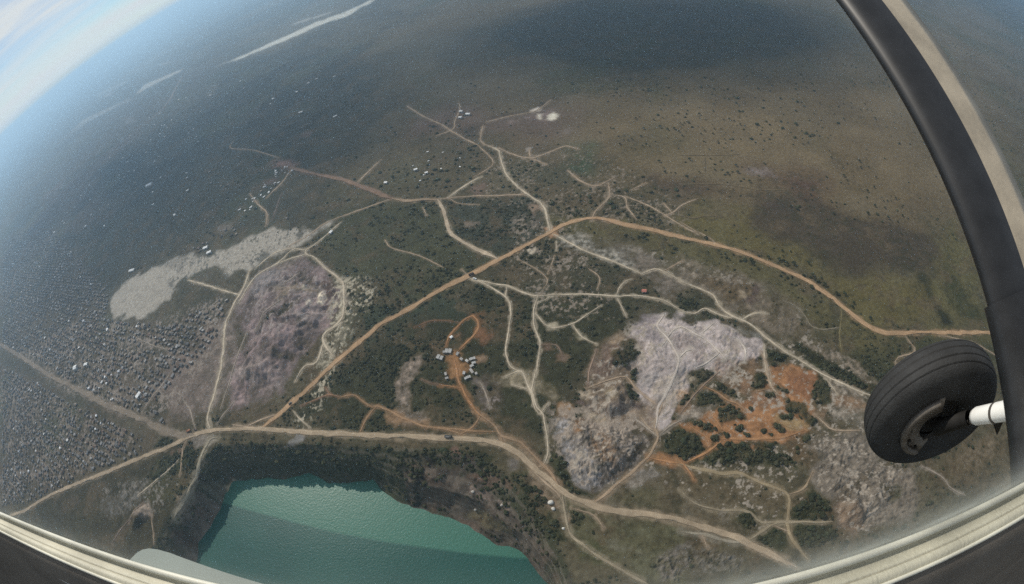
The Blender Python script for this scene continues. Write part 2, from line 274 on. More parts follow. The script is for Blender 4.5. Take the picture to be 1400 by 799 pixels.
def h_smooth(x, y):
    d = np.hypot(x, y)
    h = 5 * fbm(x, y, 520, 3, 3) * sstep(350, 1200, d) + 30 * fbm(x, y, 5200, 3, 5) * sstep(2500, 9000, d)
    for P, hh, e in MOUNDS:
        i = near(x, y, P, 5)
        if len(i):
            s = segdist(x[i], y[i], P, True) + e * .3 * fbm(x[i], y[i], e * 1.2, 3, 9)
            h[i] += hh * sstep(0, e, s) * (1 + .45 * fbm(x[i], y[i], e * 1.4, 3, 11))
    i = near(x, y, TRENCH, 5)
    if len(i): h[i] -= 7 * sstep(0, 14, segdist(x[i], y[i], TRENCH, True))
    i = near(x, y, RIM, 5)
    if len(i):
        xi, yi = x[i], y[i]
        a = segdist(xi, yi, RIM, True) + 5 * fbm(xi, yi, 45, 4, 21) - 1; b = -segdist(xi, yi, LAKE, True) + 3 * fbm(xi, yi, 25, 3, 22)
        t = np.clip(a, 0, None) / np.maximum(np.clip(a, 0, None) + np.clip(b, 0, None), 1e-3)
        prof = np.interp(t, [0, .12, .3, .42, .62, .75, .9, 1.0, 1.01], [0, .05, .14, .22, .40, .74, .94, 1.0, 1.02])
        prof = prof + .06 * fbm(xi, yi, 18, 4, 23) * np.sin(np.clip(t, 0, 1) * np.pi)
        under = sstep(0, 12, -b) * (a > 0)
        h[i] = np.where(a > 0, h[i] * (1 - sstep(0, 20, a)) + PIT_Z * prof - 6 * under, h[i])
    return h
def G(p):
    """photo pixels -> points on the relief (x, y)"""
    d = rays(p); z = np.zeros(len(d))
    for k in range(14):
        t = (z - CAM_H) / np.minimum(d[:, 2], -.006); X = d[:, :2] * t[:, None]; z = .5 * z + .5 * h_smooth(X[:, 0].copy(), X[:, 1].copy())
    return X
ROADS = [(n, spline(G(p), 6), wd, c) for n, p, wd, c in ROADS]
TRACKS = [('dirt_track', spline(G(T(t, s)), 4), wd, c) for t, s, wd, c in TRACKS]

# ---- what covers the ground: (trace, colour, soft edge m, ragged edge m, strength, grain size m, grain strength)
LAYERS = [
 # wide regions
 (T('P', '560 130 700 90 820 120 1000 100 1150 60 1400 60 1400 330 1240 360 1100 330 960 280 850 230 740 240 640 210 540 180'), (.120, .094, .058), 150, 120, .8, 120, .5),
 (T('P', '800 130 1000 110 1180 130 1260 250 1240 300 1050 260 900 260 760 200'), (.140, .102, .054), 120, 100, .7, 90, .5),
 (T('P', '0 330 60 240 230 110 470 60 560 130 540 190 430 240 420 300 300 320 200 330 150 390 0 420'), (.027, .032, .030), 60, 60, .75, 60, .5),  # wooded suburb, with part of the cloud shade put into its colour
 (T('P', '600 60 800 10 1100 0 1160 50 1080 90 900 110 620 110'), (.036, .040, .032), 200, 150, .8, 200, .3),  # far plain, darkened in colour where the cloud shadow lies
 (T('P', '450 290 600 275 680 350 640 390 520 450 480 480 470 400 430 330'), (.042, .045, .028), 18, 15, .9, 16, .3),
 (T('P', '610 275 740 270 750 315 680 350 625 325'), (.030, .036, .030), 14, 12, .9, 10, .5),
 (T('P', '760 300 830 300 960 330 1080 380 1150 430 1210 460 1400 455 1400 480 1210 500 1120 460 1060 395 960 365 860 330 780 325'), (.072, .066, .034), 14, 14, .8, 16, .3),
 (T('MR', '0 60 120 40 330 90 420 200 570 260 690 330 850 325 960 340 1020 440 1080 540 840 545 700 480 560 370 420 295 240 225 0 165'), (.085, .074, .034), 22, 20, .9, 28, .3),
 (T('MR', '1000 190 1110 120 1200 300 1260 520 1230 540 1060 540'), (.080, .074, .036), 25, 20, .85, 26, .3),
 (T('MR', '300 30 400 0 800 80 1000 150 1080 150 1010 230 960 330 850 325 690 330 640 290 560 260 420 205 330 120'), (.042, .034, .026), 22, 30, .9, 25, .35),
 (T('MR', '-120 -60 60 -40 350 0 420 60 300 30 100 0 -60 -10'), (.040, .030, .027), 20, 15, .7, 25, .3),
 (T('TR', '270 680 420 690 560 740 560 799 420 770 330 720'), (.05, .03, .03), 40, 30, .75, 30, .3),
 (T('TR', '280 690 330 690 380 715 330 718'), (.2, .16, .14), 12, 10, .8, 8, .4),
 (T('MR', '970 340 990 335 1040 440 1090 530 1070 545 1010 450'), (.017, .019, .011), 8, 8, .95, 8, .4),
 (T('MR', '1060 300 1080 290 1130 380 1240 500 1220 540 1130 500 1080 400'), (.022, .026, .014), 10, 9, .95, 8, .6),
 (T('MR', '560 605 720 630 900 590 960 580 1250 600 1300 680 880 760 820 780 660 660'), (.036, .038, .023), 12, 10, .9, 12, .4),
 # middle scrub between the tracks
 (T('P', '655 395 690 380 735 400 860 405 870 430 860 460 800 500 770 560 745 600 690 590 640 560 600 590 480 590 400 570 420 540 500 480 600 420'), (.026, .028, .017), 12, 10, .92, 9, .5),
 (T('P', '690 375 760 320 800 330 870 370 990 410 1010 430 960 438 900 425 860 430 730 400'), (.034, .035, .024), 12, 10, .9, 8, .6),
 (T('P', '480 430 600 405 640 400 640 430 560 440 480 480'), (.026, .036, .027), 14, 10, .8, 9, .4),
 (T('TM', '560 560 700 640 900 660 1050 640 1120 690 1000 740 900 740 700 690 560 640'), (.040, .045, .034), 50, 40, .7, 40, .4),
 (T('TM', '930 610 1000 600 1040 640 990 680 930 660'), (.030, .055, .034), 25, 20, .8, 20, .3),
 (T('TM', '380 560 520 540 600 600 480 680 380 650'), (.022, .028, .024), 60, 50, .8, 40, .3),
 (T('TM', '780 540 870 530 900 560 840 590 780 580'), (.022, .024, .024), 30, 25, .8, 20, .3),
 (T('TM', '270 480 430 470 590 490 830 430 940 450 900 540 780 560 640 550 430 545 300 540'), (.12, .078, .066), 50, 50, .6, 40, .4),
 (T('TM', '600 490 690 468 790 448 850 440 890 470 820 495 700 492 600 502'), (.22, .16, .14), 14, 16, .7, 12, .6),
 (T('TM', '600 478 700 458 790 440 862 396 866 402 800 446 700 468'), (.05, .035, .03), 8, 6, .8, 10, .3),
 (T('TM', '838 471 863 454 884 463 872 481 855 489 837 483'), (.72, .65, .52), 5, 2, 1, 10, .05), (T('TM', '798 462 814 463 812 485 800 480'), (.62, .55, .44), 5, 2, 1, 10, .1), (T('TM', '770 446 802 436 808 448 776 456'), (.62, .54, .45), 5, 2, 1, 10, .1),
 (T('TM', '752 600 768 598 770 608 754 610'), (.35, .3, .26), 4, 4, .9, 10, .1), (T('TM', '540 755 580 740 600 770 560 799 540 780'), (.17, .11, .085), 12, 10, .8, 10, .4), (T('TM', '905 520 960 500 975 490 930 545 880 555'), (.15, .12, .1), 15, 15, .6, 12, .5),
 (T('TM', '380 205 400 150 450 145 475 200 470 255 430 265 395 245'), (.13, .115, .085), 90, 60, .7, 60, .2), (T('TM', '190 190 250 170 290 200 290 240 340 300 400 350 360 360 250 260 200 230'), (.09, .083, .06), 120, 90, .7, 100, .3), (T('TM', '840 235 900 230 990 265 1000 310 950 300 930 255'), (.09, .08, .055), 60, 60, .7, 60, .3), (T('TM', '500 515 540 505 530 545 500 540'), (.03, .03, .03), 20, 20, .6, 10, .3),
 # far pale ground, dry river bed and bare fields
 (T('TL', '890 263 990 223 1090 176 1190 132 1290 86 1391 52 1500 0 1520 0 1400 68 1290 104 1190 150 1090 190 990 232'), (.60, .57, .48), 25, 20, 1, 300, .05),
 (T('TL', '550 383 580 345 740 278 735 288 640 335'), (.42, .39, .33), 25, 15, .9, 200, .1), (T('TL', '262 565 330 490 400 455 525 398 530 408 440 450 350 500'), (.30, .28, .24), 25, 15, .9, 200, .1), (T('TL', '380 385 520 325 525 330 400 390'), (.25, .24, .2), 25, 15, .8, 200, .1), (T('TL', '1190 95 1340 48 1340 54 1200 98'), (.4, .38, .33), 25, 15, .8, 200, .1),
 (T('TL', '415 390 455 375 450 385 420 396'), (.3, .28, .25), 20, 15, .8, 200, .1), (T('TL', '495 480 530 475 545 495 510 500'), (.3, .27, .24), 15, 15, .8, 40, .1), (T('TL', '640 262 690 248 690 253 650 268'), (.3, .28, .25), 20, 15, .8, 200, .1), (T('TL', '845 375 860 345 875 350 858 385'), (.13, .12, .1), 20, 15, .7, 50, .1),
 (T('TL', '0 560 90 520 250 560 480 420 740 300 860 250 900 260 560 520 330 680 180 800 0 800'), (.060, .052, .042), 150, 120, .7, 200, .4),
 (T('TL', '150 799 280 740 560 520 580 540 460 640 300 760 260 799'), (.085, .064, .052), 60, 50, .7, 40, .5),
 (T('TL', '1100 655 1160 645 1190 670 1170 690 1120 670'), (.22, .13, .1), 15, 12, .9, 20, .2), (T('TL', '1050 735 1100 715 1120 745 1080 755'), (.18, .11, .09), 12, 12, .8, 20, .3), (T('TL', '970 799 1010 760 1060 740 1040 790'), (.12, .085, .07), 20, 15, .7, 12, .6), (T('TL', '1230 540 1260 535 1250 565'), (.15, .1, .08), 12, 12, .7, 20, .3),
 # township
 (T('P', '0 330 60 295 120 365 150 400 150 440 230 445 310 400 318 440 260 505 215 545 228 585 190 570 110 530 40 480 -60 460'), (.070, .060, .050), 20, 18, .85, 10, .7),
 (T('P', '-60 480 0 490 60 520 150 570 220 602 190 622 120 645 60 680 -60 700'), (.058, .050, .041), 18, 15, .85, 9, .7),
 (T('P', '80 250 130 240 150 300 60 330 20 330'), (.10, .075, .066), 40, 35, .6, 15, .7),
 (T('Z4', '720 480 800 430 900 470 1000 520 1000 580 860 620 760 560'), (.15, .115, .085), 14, 14, .7, 8, .7), (T('Z4', '450 420 490 430 490 460 460 460'), (.2, .16, .13), 5, 5, .8, 8, .2), (T('Z4', '700 620 860 640 900 690 760 680 680 660'), (.16, .12, .09), 10, 10, .7, 8, .6), (T('Z4', '360 640 480 620 560 640 520 700 420 720'), (.11, .088, .062), 12, 12, .6, 8, .6), (T('Z4', '720 390 770 340 790 340 730 415 690 410'), (.19, .15, .125), 4, 4, .8, 8, .3),
 (T('ML', '690 640 820 560 890 520 900 560 870 640 850 799 700 860 640 799'), (.165, .125, .10), 22, 22, .8, 14, .7), (T('ML', '820 590 870 550 900 530 890 560 840 600'), (.24, .2, .16), 8, 8, .8, 10, .3),
 (T('Z4', '1140 400 1250 380 1350 420 1390 600 1280 720 1050 740 1000 640 1080 520'), (.125, .095, .076), 16, 16, .7, 9, .7), (T('Z4', '1000 660 1080 580 1140 600 1130 660 1060 720'), (.034, .033, .023), 8, 8, .85, 8, .4), (T('Z4', '1150 720 1280 650 1320 700 1280 770 1180 760'), (.036, .033, .024), 8, 8, .8, 8, .4),
 # pale mud flat
 (T('ML', '440 450 460 410 490 378 560 330 640 290 720 250 780 240 850 255 880 232 920 215 960 192 1060 158 1100 138 1150 136 1240 140 1340 120 1300 145 1260 185 1200 212 1130 250 1060 280 1000 310 930 330 870 292 800 322 740 352 680 420 620 470 560 505 500 495 455 515'), (.32, .285, .235), 7, 12, .97, 14, .12),
 (T('Z3', '320 370 390 340 460 370 430 420 350 410'), (.07, .065, .05), 5, 6, .9, 8, .4), (T('Z3', '480 400 550 370 560 460 470 470'), (.065, .062, .05), 5, 6, .85, 8, .4), (T('Z3', '780 220 830 205 840 250 780 300 770 260'), (.06, .06, .05), 5, 6, .85, 6, .6), (T('Z3', '720 320 800 310 780 350 730 370'), (.05, .05, .036), 5, 6, .9, 8, .4), (T('Z3', '220 480 290 460 320 490 250 530 210 530'), (.045, .045, .034), 6, 6, .9, 8, .4), (T('Z3', '280 530 500 510 580 530 570 660 470 700 330 620'), (.040, .041, .032), 8, 8, .8, 8, .4), (T('ML', '700 590 800 580 830 610 760 650 700 630'), (.032, .034, .025), 8, 8, .9, 8, .3), (T('Z3', '1010 110 1060 80 1090 90 1040 140'), (.07, .065, .055), 5, 6, .8, 6, .5), (T('Z3', '150 280 260 240 290 290 240 330 170 330'), (.12, .105, .085), 6, 7, .6, 7, .6),
 (T('Z3', '150 430 195 420 180 470 155 470'), (.10, .09, .075), 4, 4, .8, 6, .4), (T('Z3', '480 50 560 20 620 5 580 60 520 90'), (.2, .16, .13), 8, 8, .6, 8, .3), (T('Z3', '380 225 460 215 480 240 430 255 390 245'), (.05, .05, .045), 4, 4, .9, 8, .3),
 # purple-grey spoil heap
 (T('ML', '905 560 930 470 975 410 1020 340 1100 290 1235 240 1260 260 1130 320 1020 400 980 500 960 640 920 800 870 850 830 860 880 720'), (.185, .145, .12), 10, 14, .8, 9, .6),
 (T('ML', '690 660 800 580 900 540 900 700 870 860 760 900 640 820'), (.15, .115, .095), 18, 22, .6, 10, .7),
 (T('ML', '1030 350 1110 305 1200 285 1300 315 1372 375 1382 440 1330 540 1280 590 1200 685 1190 735 1120 799 1040 860 930 880 920 800 950 660 1000 600 960 540 990 440'), (.195, .145, .138), 10, 14, .92, 16, .7),
 (T('Z3', '740 400 850 340 900 370 900 440 800 480 720 520'), (.17, .155, .15), 10, 8, .8, 9, .4), (T('Z3', '1160 380 1220 390 1300 460 1310 600 1230 690 1200 600 1230 480'), (.10, .066, .060), 8, 8, .7, 8, .5), (T('Z3', '800 640 1040 540 1040 580 920 650 820 700'), (.045, .042, .034), 6, 8, .8, 8, .4), (T('Z3', '600 720 700 540 760 480 700 620 660 740'), (.055, .045, .042), 6, 8, .7, 8, .4),
 (T('Z3', '880 470 1000 450 1080 450 1160 490 1130 510 1000 480 930 540 890 500'), (.24, .19, .13), 5, 8, .7, 8, .5), (T('Z3', '1000 620 1180 600 1200 690 1040 720'), (.33, .27, .245), 8, 10, .6, 6, .8), (T('ML', '960 720 1050 650 1130 700 1120 780 1020 799'), (.27, .22, .195), 10, 10, .65, 8, .7),
 (T('Z3', '1165 500 1205 488 1225 540 1200 575 1175 570'), (.66, .58, .44), 3, 2, 1, 8, .1), (T('Z3', '1085 558 1130 548 1130 580 1100 585'), (.58, .51, .41), 3, 2, .9, 8, .1), (T('Z3', '1060 450 1080 450 1090 470 1070 475'), (.36, .32, .25), 3, 2, .9, 8, .1),
 (T('MM', '0 350 20 340 50 400 60 470 40 560 0 640 -60 700 -80 690 -20 560 -10 450'), (.22, .19, .135), 7, 9, .6, 5, 1.1), (T('MM', '60 350 80 340 140 350 130 410 80 460 60 420'), (.12, .11, .085), 7, 9, .45, 5, 1.1),
 # pale rubble by the junction and the brown diggings
 (T('MM', '890 170 960 175 1060 215 1140 240 1200 290 1190 320 1130 300 1090 290 1000 235 920 200'), (.26, .235, .195), 6, 9, .75, 5, .9),
 (T('MM', '1130 230 1240 250 1391 310 1391 400 1300 390 1200 330'), (.155, .125, .10), 10, 12, .6, 7, .8),
 (T('MR', '0 270 90 280 200 330 300 345 370 420 480 460 520 530 440 590 360 570 260 500 190 480 140 410 0 340'), (.155, .122, .088), 9, 10, .75, 9, .7), (T('MR', '100 340 240 350 300 380 270 440 200 450 130 380'), (.07, .052, .032), 8, 8, .7, 8, .4), (T('MR', '265 430 300 370 320 380 310 430 280 455'), (.08, .06, .055), 4, 4, .9, 8, .3), (T('MR', '380 380 410 440 390 470 370 440'), (.05, .042, .03), 5, 5, .7, 8, .3), (T('MR', '240 390 265 400 260 420 235 420'), (.28, .22, .15), 3, 3, .8, 8, .3),
 (T('MR', '480 600 560 610 700 680 810 760 800 780 690 710 580 640'), (.17, .135, .10), 4, 7, .8, 4, .9),
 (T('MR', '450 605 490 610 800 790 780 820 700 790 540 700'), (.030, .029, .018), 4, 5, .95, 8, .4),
 # white tailings
 (T('Z1', '400 60 600 5 680 28 900 22 980 58 1000 88 1130 88 1200 155 1285 210 1315 260 1305 345 1200 345 1130 375 1060 475 1000 425 860 415 790 540 740 640 680 720 560 760 500 640 440 510 445 370 480 230 430 170 395 100'), (.375, .318, .295), 3, 11, .93, 9, .5),
 (T('Z1', '410 70 560 30 600 90 640 160 600 200 500 150 430 130'), (.185, .155, .16), 5, 7, .8, 6, .6), (T('Z1', '700 140 850 140 960 220 990 250 880 300 780 240 720 200'), (.215, .172, .155), 4, 7, .8, 5, .6), (T('Z1', '1040 190 1130 180 1190 260 1130 300 1050 240'), (.205, .165, .135), 4, 7, .8, 5, .6), (T('Z1', '1130 90 1230 100 1310 130 1300 180 1220 160'), (.14, .13, .11), 4, 5, .7, 5, .6), (T('Z1', '440 390 560 380 600 430 560 520 470 500'), (.2, .185, .175), 4, 5, .6, 4, .8), (T('Z1', '570 440 760 420 830 450 720 600 620 700 560 640'), (.33, .27, .195), 4, 6, .6, 4, .7), (T('Z1', '730 520 780 520 770 580 740 580'), (.3, .19, .1), 3, 4, .8, 8, .2),
 (T('Z1', '120 400 200 250 260 190 350 130 440 180 490 250 470 380 440 470 480 560 590 640 560 760 200 790 80 760 50 640 60 580 120 500'), (.155, .115, .082), 7, 8, .85, 9, .5), (T('Z1', '240 210 330 200 300 380 180 420 150 390'), (.12, .083, .064), 5, 6, .8, 6, .5), (T('Z1', '250 180 350 140 410 170 390 190 270 210'), (.24, .175, .115), 4, 5, .7, 6, .4), (T('Z1', '55 560 60 530 130 530 120 560 70 575'), (.36, .29, .21), 3, 3, .9, 6, .2), (T('Z1', '230 530 280 510 300 550 260 560'), (.25, .2, .13), 4, 4, .7, 6, .3), (T('Z1', '70 600 240 640 470 620 480 640 380 650 270 708 150 650'), (.075, .055, .052), 3, 4, .85, 6, .4), (T('Z1', '150 670 240 720 220 740 150 740 90 690'), (.36, .28, .19), 4, 5, .8, 5, .5), (T('Z1', '300 660 450 640 470 690 400 700'), (.27, .21, .155), 4, 5, .7, 5, .6),  # the heap's steep near side has its shade painted in as darker brown
 (T('P', '762 572 800 568 870 588 888 604 868 642 838 666 800 672 776 642'), (.155, .130, .112), 5, 6, .9, 4, .7), (T('BM', '900 220 960 215 1060 350 1060 400 980 420 920 370 890 280'), (.20, .185, .18), 4, 4, .85, 3, .7), (T('BM', '880 130 920 120 940 170 900 220 880 180'), (.22, .205, .2), 4, 4, .8, 3, .8), (T('BM', '1010 180 1080 170 1130 250 1110 310 1040 280'), (.19, .12, .07), 4, 5, .8, 3, .8), (T('BM', '950 130 980 130 970 180 945 180'), (.24, .13, .06), 3, 3, .8, 4, .3), (T('BM', '890 70 930 70 940 110 905 115'), (.26, .16, .09), 3, 3, .8, 4, .3), (T('BM', '970 90 1020 85 1060 130 1000 130'), (.34, .28, .21), 4, 4, .7, 4, .5), (T('BM', '1020 420 1130 360 1220 260 1270 220 1260 190 1160 300 1100 360'), (.045, .036, .03), 3, 4, .8, 5, .3), (T('BM', '850 270 900 280 930 380 1000 430 1010 450 940 430 870 350'), (.030, .031, .020), 4, 4, .95, 5, .4),
 # orange diggings
 (T('Z2', '330 450 540 330 640 330 700 200 760 100 850 60 930 90 1060 150 1070 250 1040 330 1060 430 1020 540 900 600 700 690 620 620 430 620 340 650 200 560 130 510 260 500'), (.275, .138, .064), 4, 7, .92, 8, .5),
 (T('Z2', '880 160 1060 150 1070 280 1030 340 900 270'), (.19, .09, .046), 6, 6, .8, 8, .3), (T('Z2', '540 200 620 180 640 250 560 280'), (.22, .13, .08), 4, 4, .7, 6, .4), (T('Z2', '1150 300 1260 285 1398 320 1390 395 1200 385'), (.22, .14, .085), 5, 6, .8, 8, .4), (T('Z2', '-20 710 60 715 130 735 210 775 120 790 -40 770'), (.27, .135, .06), 4, 4, .95, 8, .2), (T('Z2', '640 280 800 260 830 340 720 400 640 360'), (.16, .105, .072), 4, 5, .6, 6, .5), (T('Z2', '820 450 980 460 1020 530 900 540'), (.25, .19, .10), 4, 5, .7, 6, .4), (T('Z2', '130 430 360 360 380 400 250 460 160 480'), (.29, .24, .19), 4, 5, .8, 4, .6), (T('Z2', '410 180 500 130 510 170 460 230 420 210'), (.27, .23, .18), 4, 5, .8, 4, .6), (T('Z2', '1130 390 1398 400 1398 470 1200 460'), (.25, .21, .165), 5, 6, .7, 5, .6), (T('Z2', '1080 170 1200 180 1398 260 1398 320 1240 270 1160 300'), (.20, .16, .12), 5, 6, .7, 5, .6), (T('Z2', '880 560 1040 560 1080 700 1060 780 900 780'), (.085, .058, .035), 5, 6, .7, 5, .5),
 (T('Z2', '130 300 200 250 260 300 180 420 120 400'), (.24, .135, .07), 4, 6, .7, 5, .7), (T('Z2', '420 60 640 60 700 160 640 300 480 260 420 150'), (.19, .115, .065), 5, 8, .6, 6, .8), (T('Z2', '1040 330 1150 320 1180 420 1120 520 1050 540'), (.21, .13, .075), 5, 8, .6, 6, .7),
 # camp and its yards
 (T('Z5', '330 340 400 300 430 320 500 370 520 430 480 480 440 500 380 480 350 440 360 400'), (.25, .135, .062), 4, 6, .9, 6, .3), (T('Z5', '550 150 620 160 640 210 590 235 540 200'), (.17, .088, .048), 4, 6, .85, 6, .3), (T('Z5', '240 260 340 275 330 300 260 300'), (.15, .09, .055), 4, 5, .7, 6, .3), (T('Z5', '390 180 440 190 430 215 390 205'), (.2, .115, .065), 3, 4, .8, 6, .3), (T('Z5', '550 340 620 335 620 360 560 365'), (.21, .14, .09), 3, 4, .8, 6, .3), (T('Z5', '520 40 600 50 620 110 580 140 550 90'), (.11, .062, .036), 4, 5, .7, 6, .3), (T('Z5', '520 480 620 460 720 600 720 740 620 700 560 580'), (.105, .085, .078), 8, 8, .7, 7, .6), (T('Z5', '640 160 670 160 660 200 640 205'), (.15, .09, .06), 3, 4, .7, 6, .3),
 (T('Z5', '140 330 185 325 130 420 120 520 100 600 110 720 220 740 240 799 -40 799 0 720 0 500 80 380'), (.205, .16, .125), 5, 6, .85, 5, .7), (T('Z5', '-60 740 0 720 110 770 240 770 240 799 -60 799'), (.24, .15, .085), 4, 5, .8, 6, .4), (T('Z5', '130 120 200 110 190 140 140 150'), (.12, .075, .05), 4, 5, .6, 6, .4),
 (T('Z5', '700 500 720 440 800 405 960 430 1000 500 1020 570 1100 610 1090 640 980 610 900 580 790 530'), (.21, .172, .115), 5, 6, .85, 5, .6), (T('Z5', '1130 660 1190 680 1190 740 1140 740 1120 690'), (.27, .165, .09), 4, 4, .8, 6, .3), (T('Z5', '1040 110 1100 110 1090 150 1050 150'), (.33, .28, .2), 3, 4, .8, 4, .5), (T('Z5', '1230 180 1290 170 1320 220 1270 220'), (.3, .26, .18), 3, 4, .7, 4, .6), (T('Z5', '1030 250 1080 260 1080 290 1040 290'), (.17, .11, .08), 4, 4, .7, 6, .3), (T('Z5', '1120 340 1170 345 1160 370 1110 365'), (.17, .115, .08), 4, 4, .7, 6, .3),
 (T('MM', '760 225 790 225 795 240 770 240'), (.4, .34, .26), 2, 3, .9, 6, .2), (T('MM', '830 140 870 135 880 170 850 180'), (.33, .18, .09), 3, 4, .9, 6, .2), (T('MM', '500 115 560 115 540 135 505 130'), (.2, .15, .11), 4, 4, .7, 6, .3), (T('MM', '770 45 820 40 830 70 800 60 780 80'), (.28, .19, .13), 4, 4, .7, 6, .3), (T('MM', '1040 185 1240 190 1235 220 1210 215'), (.3, .2, .12), 3, 4, .0, 6, .3), (T('MM', '720 90 800 90 840 150 790 165 740 130'), (.11, .09, .075), 6, 8, .55, 5, .9), (T('MM', '900 255 940 250 940 268 910 268'), (.2, .16, .12), 3, 4, .6, 4, .6), (T('MM', '1360 -20 1391 -10 1391 20 1370 10'), (.1, .08, .06), 5, 5, .5, 5, .5),
 # south-east, lower edge
 (T('BM', '920 440 960 470 1150 520 1396 560 1396 799 1250 799 1090 700 1000 640 940 590'), (.072, .070, .044), 6, 8, .9, 8, .5), (T('BM', '1080 400 1200 350 1290 300 1396 350 1396 520 1150 500 1060 480'), (.115, .095, .066), 6, 8, .8, 7, .6), (T('BM', '1180 360 1260 320 1290 350 1220 410 1160 400'), (.19, .165, .14), 4, 5, .7, 4, .7), (T('BM', '1100 430 1280 420 1300 480 1150 490'), (.06, .06, .036), 6, 7, .6, 6, .5), (T('BM', '950 620 1040 640 1060 700 980 690'), (.045, .052, .028), 5, 6, .7, 6, .4), (T('BM', '1080 650 1180 630 1240 680 1160 690'), (.17, .15, .105), 4, 6, .6, 6, .6), (T('BM', '1260 690 1396 640 1396 799 1290 799'), (.12, .10, .085), 5, 6, .7, 3, .9),
 (T('BR', '0 330 200 355 380 410 440 450 420 530 300 540 180 495 60 465 0 410'), (.090, .074, .050), 6, 7, .85, 7, .5), (T('BR', '0 430 150 510 260 510 320 560 240 590 100 560 0 530'), (.105, .088, .062), 6, 7, .8, 7, .5), (T('BR', '230 510 290 500 320 550 260 570 220 540'), (.036, .040, .024), 4, 5, .85, 6, .4), (T('BR', '450 500 540 430 610 470 620 540 450 545'), (.030, .034, .018), 5, 6, .9, 6, .4), (T('BR', '300 610 380 570 430 590 440 650 360 660'), (.034, .036, .022), 5, 6, .85, 6, .5), (T('BR', '450 560 620 550 640 600 560 650 470 640'), (.038, .036, .025), 5, 6, .85, 6, .5),
 (T('BR', '530 200 740 170 800 290 980 320 1000 480 860 560 720 590 640 570 620 470 530 380 560 300'), (.155, .128, .100), 6, 8, .92, 5, .55), (T('BR', '620 480 720 460 740 560 700 590 630 560'), (.17, .115, .075), 5, 6, .7, 6, .4), (T('BR', '690 390 770 330 800 360 650 470 620 470'), (.06, .052, .042), 4, 5, .8, 5, .4), (T('BR', '820 400 880 400 900 440 860 460'), (.04, .045, .03), 4, 5, .8, 5, .4), (T('BR', '540 230 620 250 630 290 560 280'), (.06, .055, .048), 4, 5, .7, 5, .4), (T('BR', '940 340 1100 400 1200 470 1100 540 900 560 980 450'), (.060, .056, .038), 6, 8, .8, 6, .5), (T('BR', '1060 280 1150 210 1396 160 1396 400 1200 440 1090 380'), (.085, .068, .045), 8, 9, .8, 7, .6), (T('BR', '1140 290 1250 210 1300 240 1200 330'), (.15, .115, .075), 5, 7, .6, 5, .7),
 (T('BR', '0 640 160 640 260 690 240 760 60 740 0 720'), (.10, .088, .072), 5, 6, .8, 3, .9),
 # bottom left
 (T('BL', '0 560 200 450 430 350 690 240 800 200 800 300 740 480 620 700 400 799 0 799'), (.034, .031, .020), 8, 10, .9, 9, .5), (T('BL', '430 440 500 400 600 380 590 430 520 500 430 530 400 480'), (.105, .098, .088), 6, 8, .75, 5, .6), (T('BL', '560 430 640 370 740 340 760 420 700 460 600 470'), (.050, .048, .026), 8, 8, .85, 7, .4), (T('BL', '540 520 570 480 600 468 620 500 615 530 580 525'), (.25, .195, .15), 3, 3, .95, 4, .4), (T('BL', '470 620 520 560 545 520 530 560 500 620'), (.10, .075, .055), 5, 5, .7, 6, .4), (T('BL', '700 260 740 250 740 310 715 310'), (.12, .085, .065), 4, 5, .7, 5, .4), (T('BL', '780 200 870 190 880 215 820 240 790 225'), (.19, .16, .13), 4, 5, .8, 4, .5), (T('BL', '710 440 750 430 760 470 720 460'), (.17, .13, .09), 4, 4, .7, 4, .5),
]
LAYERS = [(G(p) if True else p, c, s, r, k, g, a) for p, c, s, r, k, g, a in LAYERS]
# rough ground: (trace, lump height, lump size)
ROUGH = [(T('Z1', '400 60 600 5 900 22 1000 88 1130 88 1285 210 1315 260 1305 345 1130 375 1060 475 1000 425 860 415 740 640 640 740 560 760 440 510 445 370 480 230 395 100'), 1.3, 3.6),
 (T('P', '762 572 800 568 870 588 888 604 868 642 838 666 800 672 776 642'), 1.6, 3.6), (T('BR', '530 200 740 170 800 290 980 320 1000 480 860 560 720 590 640 570 620 470 530 380 560 300'), 1.6, 4.4),
 (T('ML', '1050 330 1200 290 1300 320 1372 380 1378 440 1330 540 1280 590 1200 680 1120 790 930 860 940 700 1000 600 980 440'), 3.4, 9), (T('BM', '1260 690 1396 640 1396 799 1290 799'), 2.4, 5), (T('BR', '0 640 160 640 260 690 240 760 60 740 0 720'), 2.4, 5),
 (T('MM', '890 170 1060 215 1200 290 1190 320 1090 290 920 200'), 1.2, 4), (T('MM', '1130 230 1391 310 1391 400 1200 330'), 1.0, 6), (T('MR', '0 270 200 330 370 420 520 530 440 590 260 500 140 410 0 340'), 1.4, 7), (T('Z1', '120 400 260 190 440 180 470 380 590 640 200 790 50 640'), 1.2, 6),
 (T('BL', '430 440 500 400 600 380 590 430 520 500 430 530'), 1.4, 4), (T('Z5', '140 330 185 325 130 420 100 600 110 720 0 720 0 500'), 1.0, 4)]
ROUGH = [(G(p), a, s) for p, a, s in ROUGH]
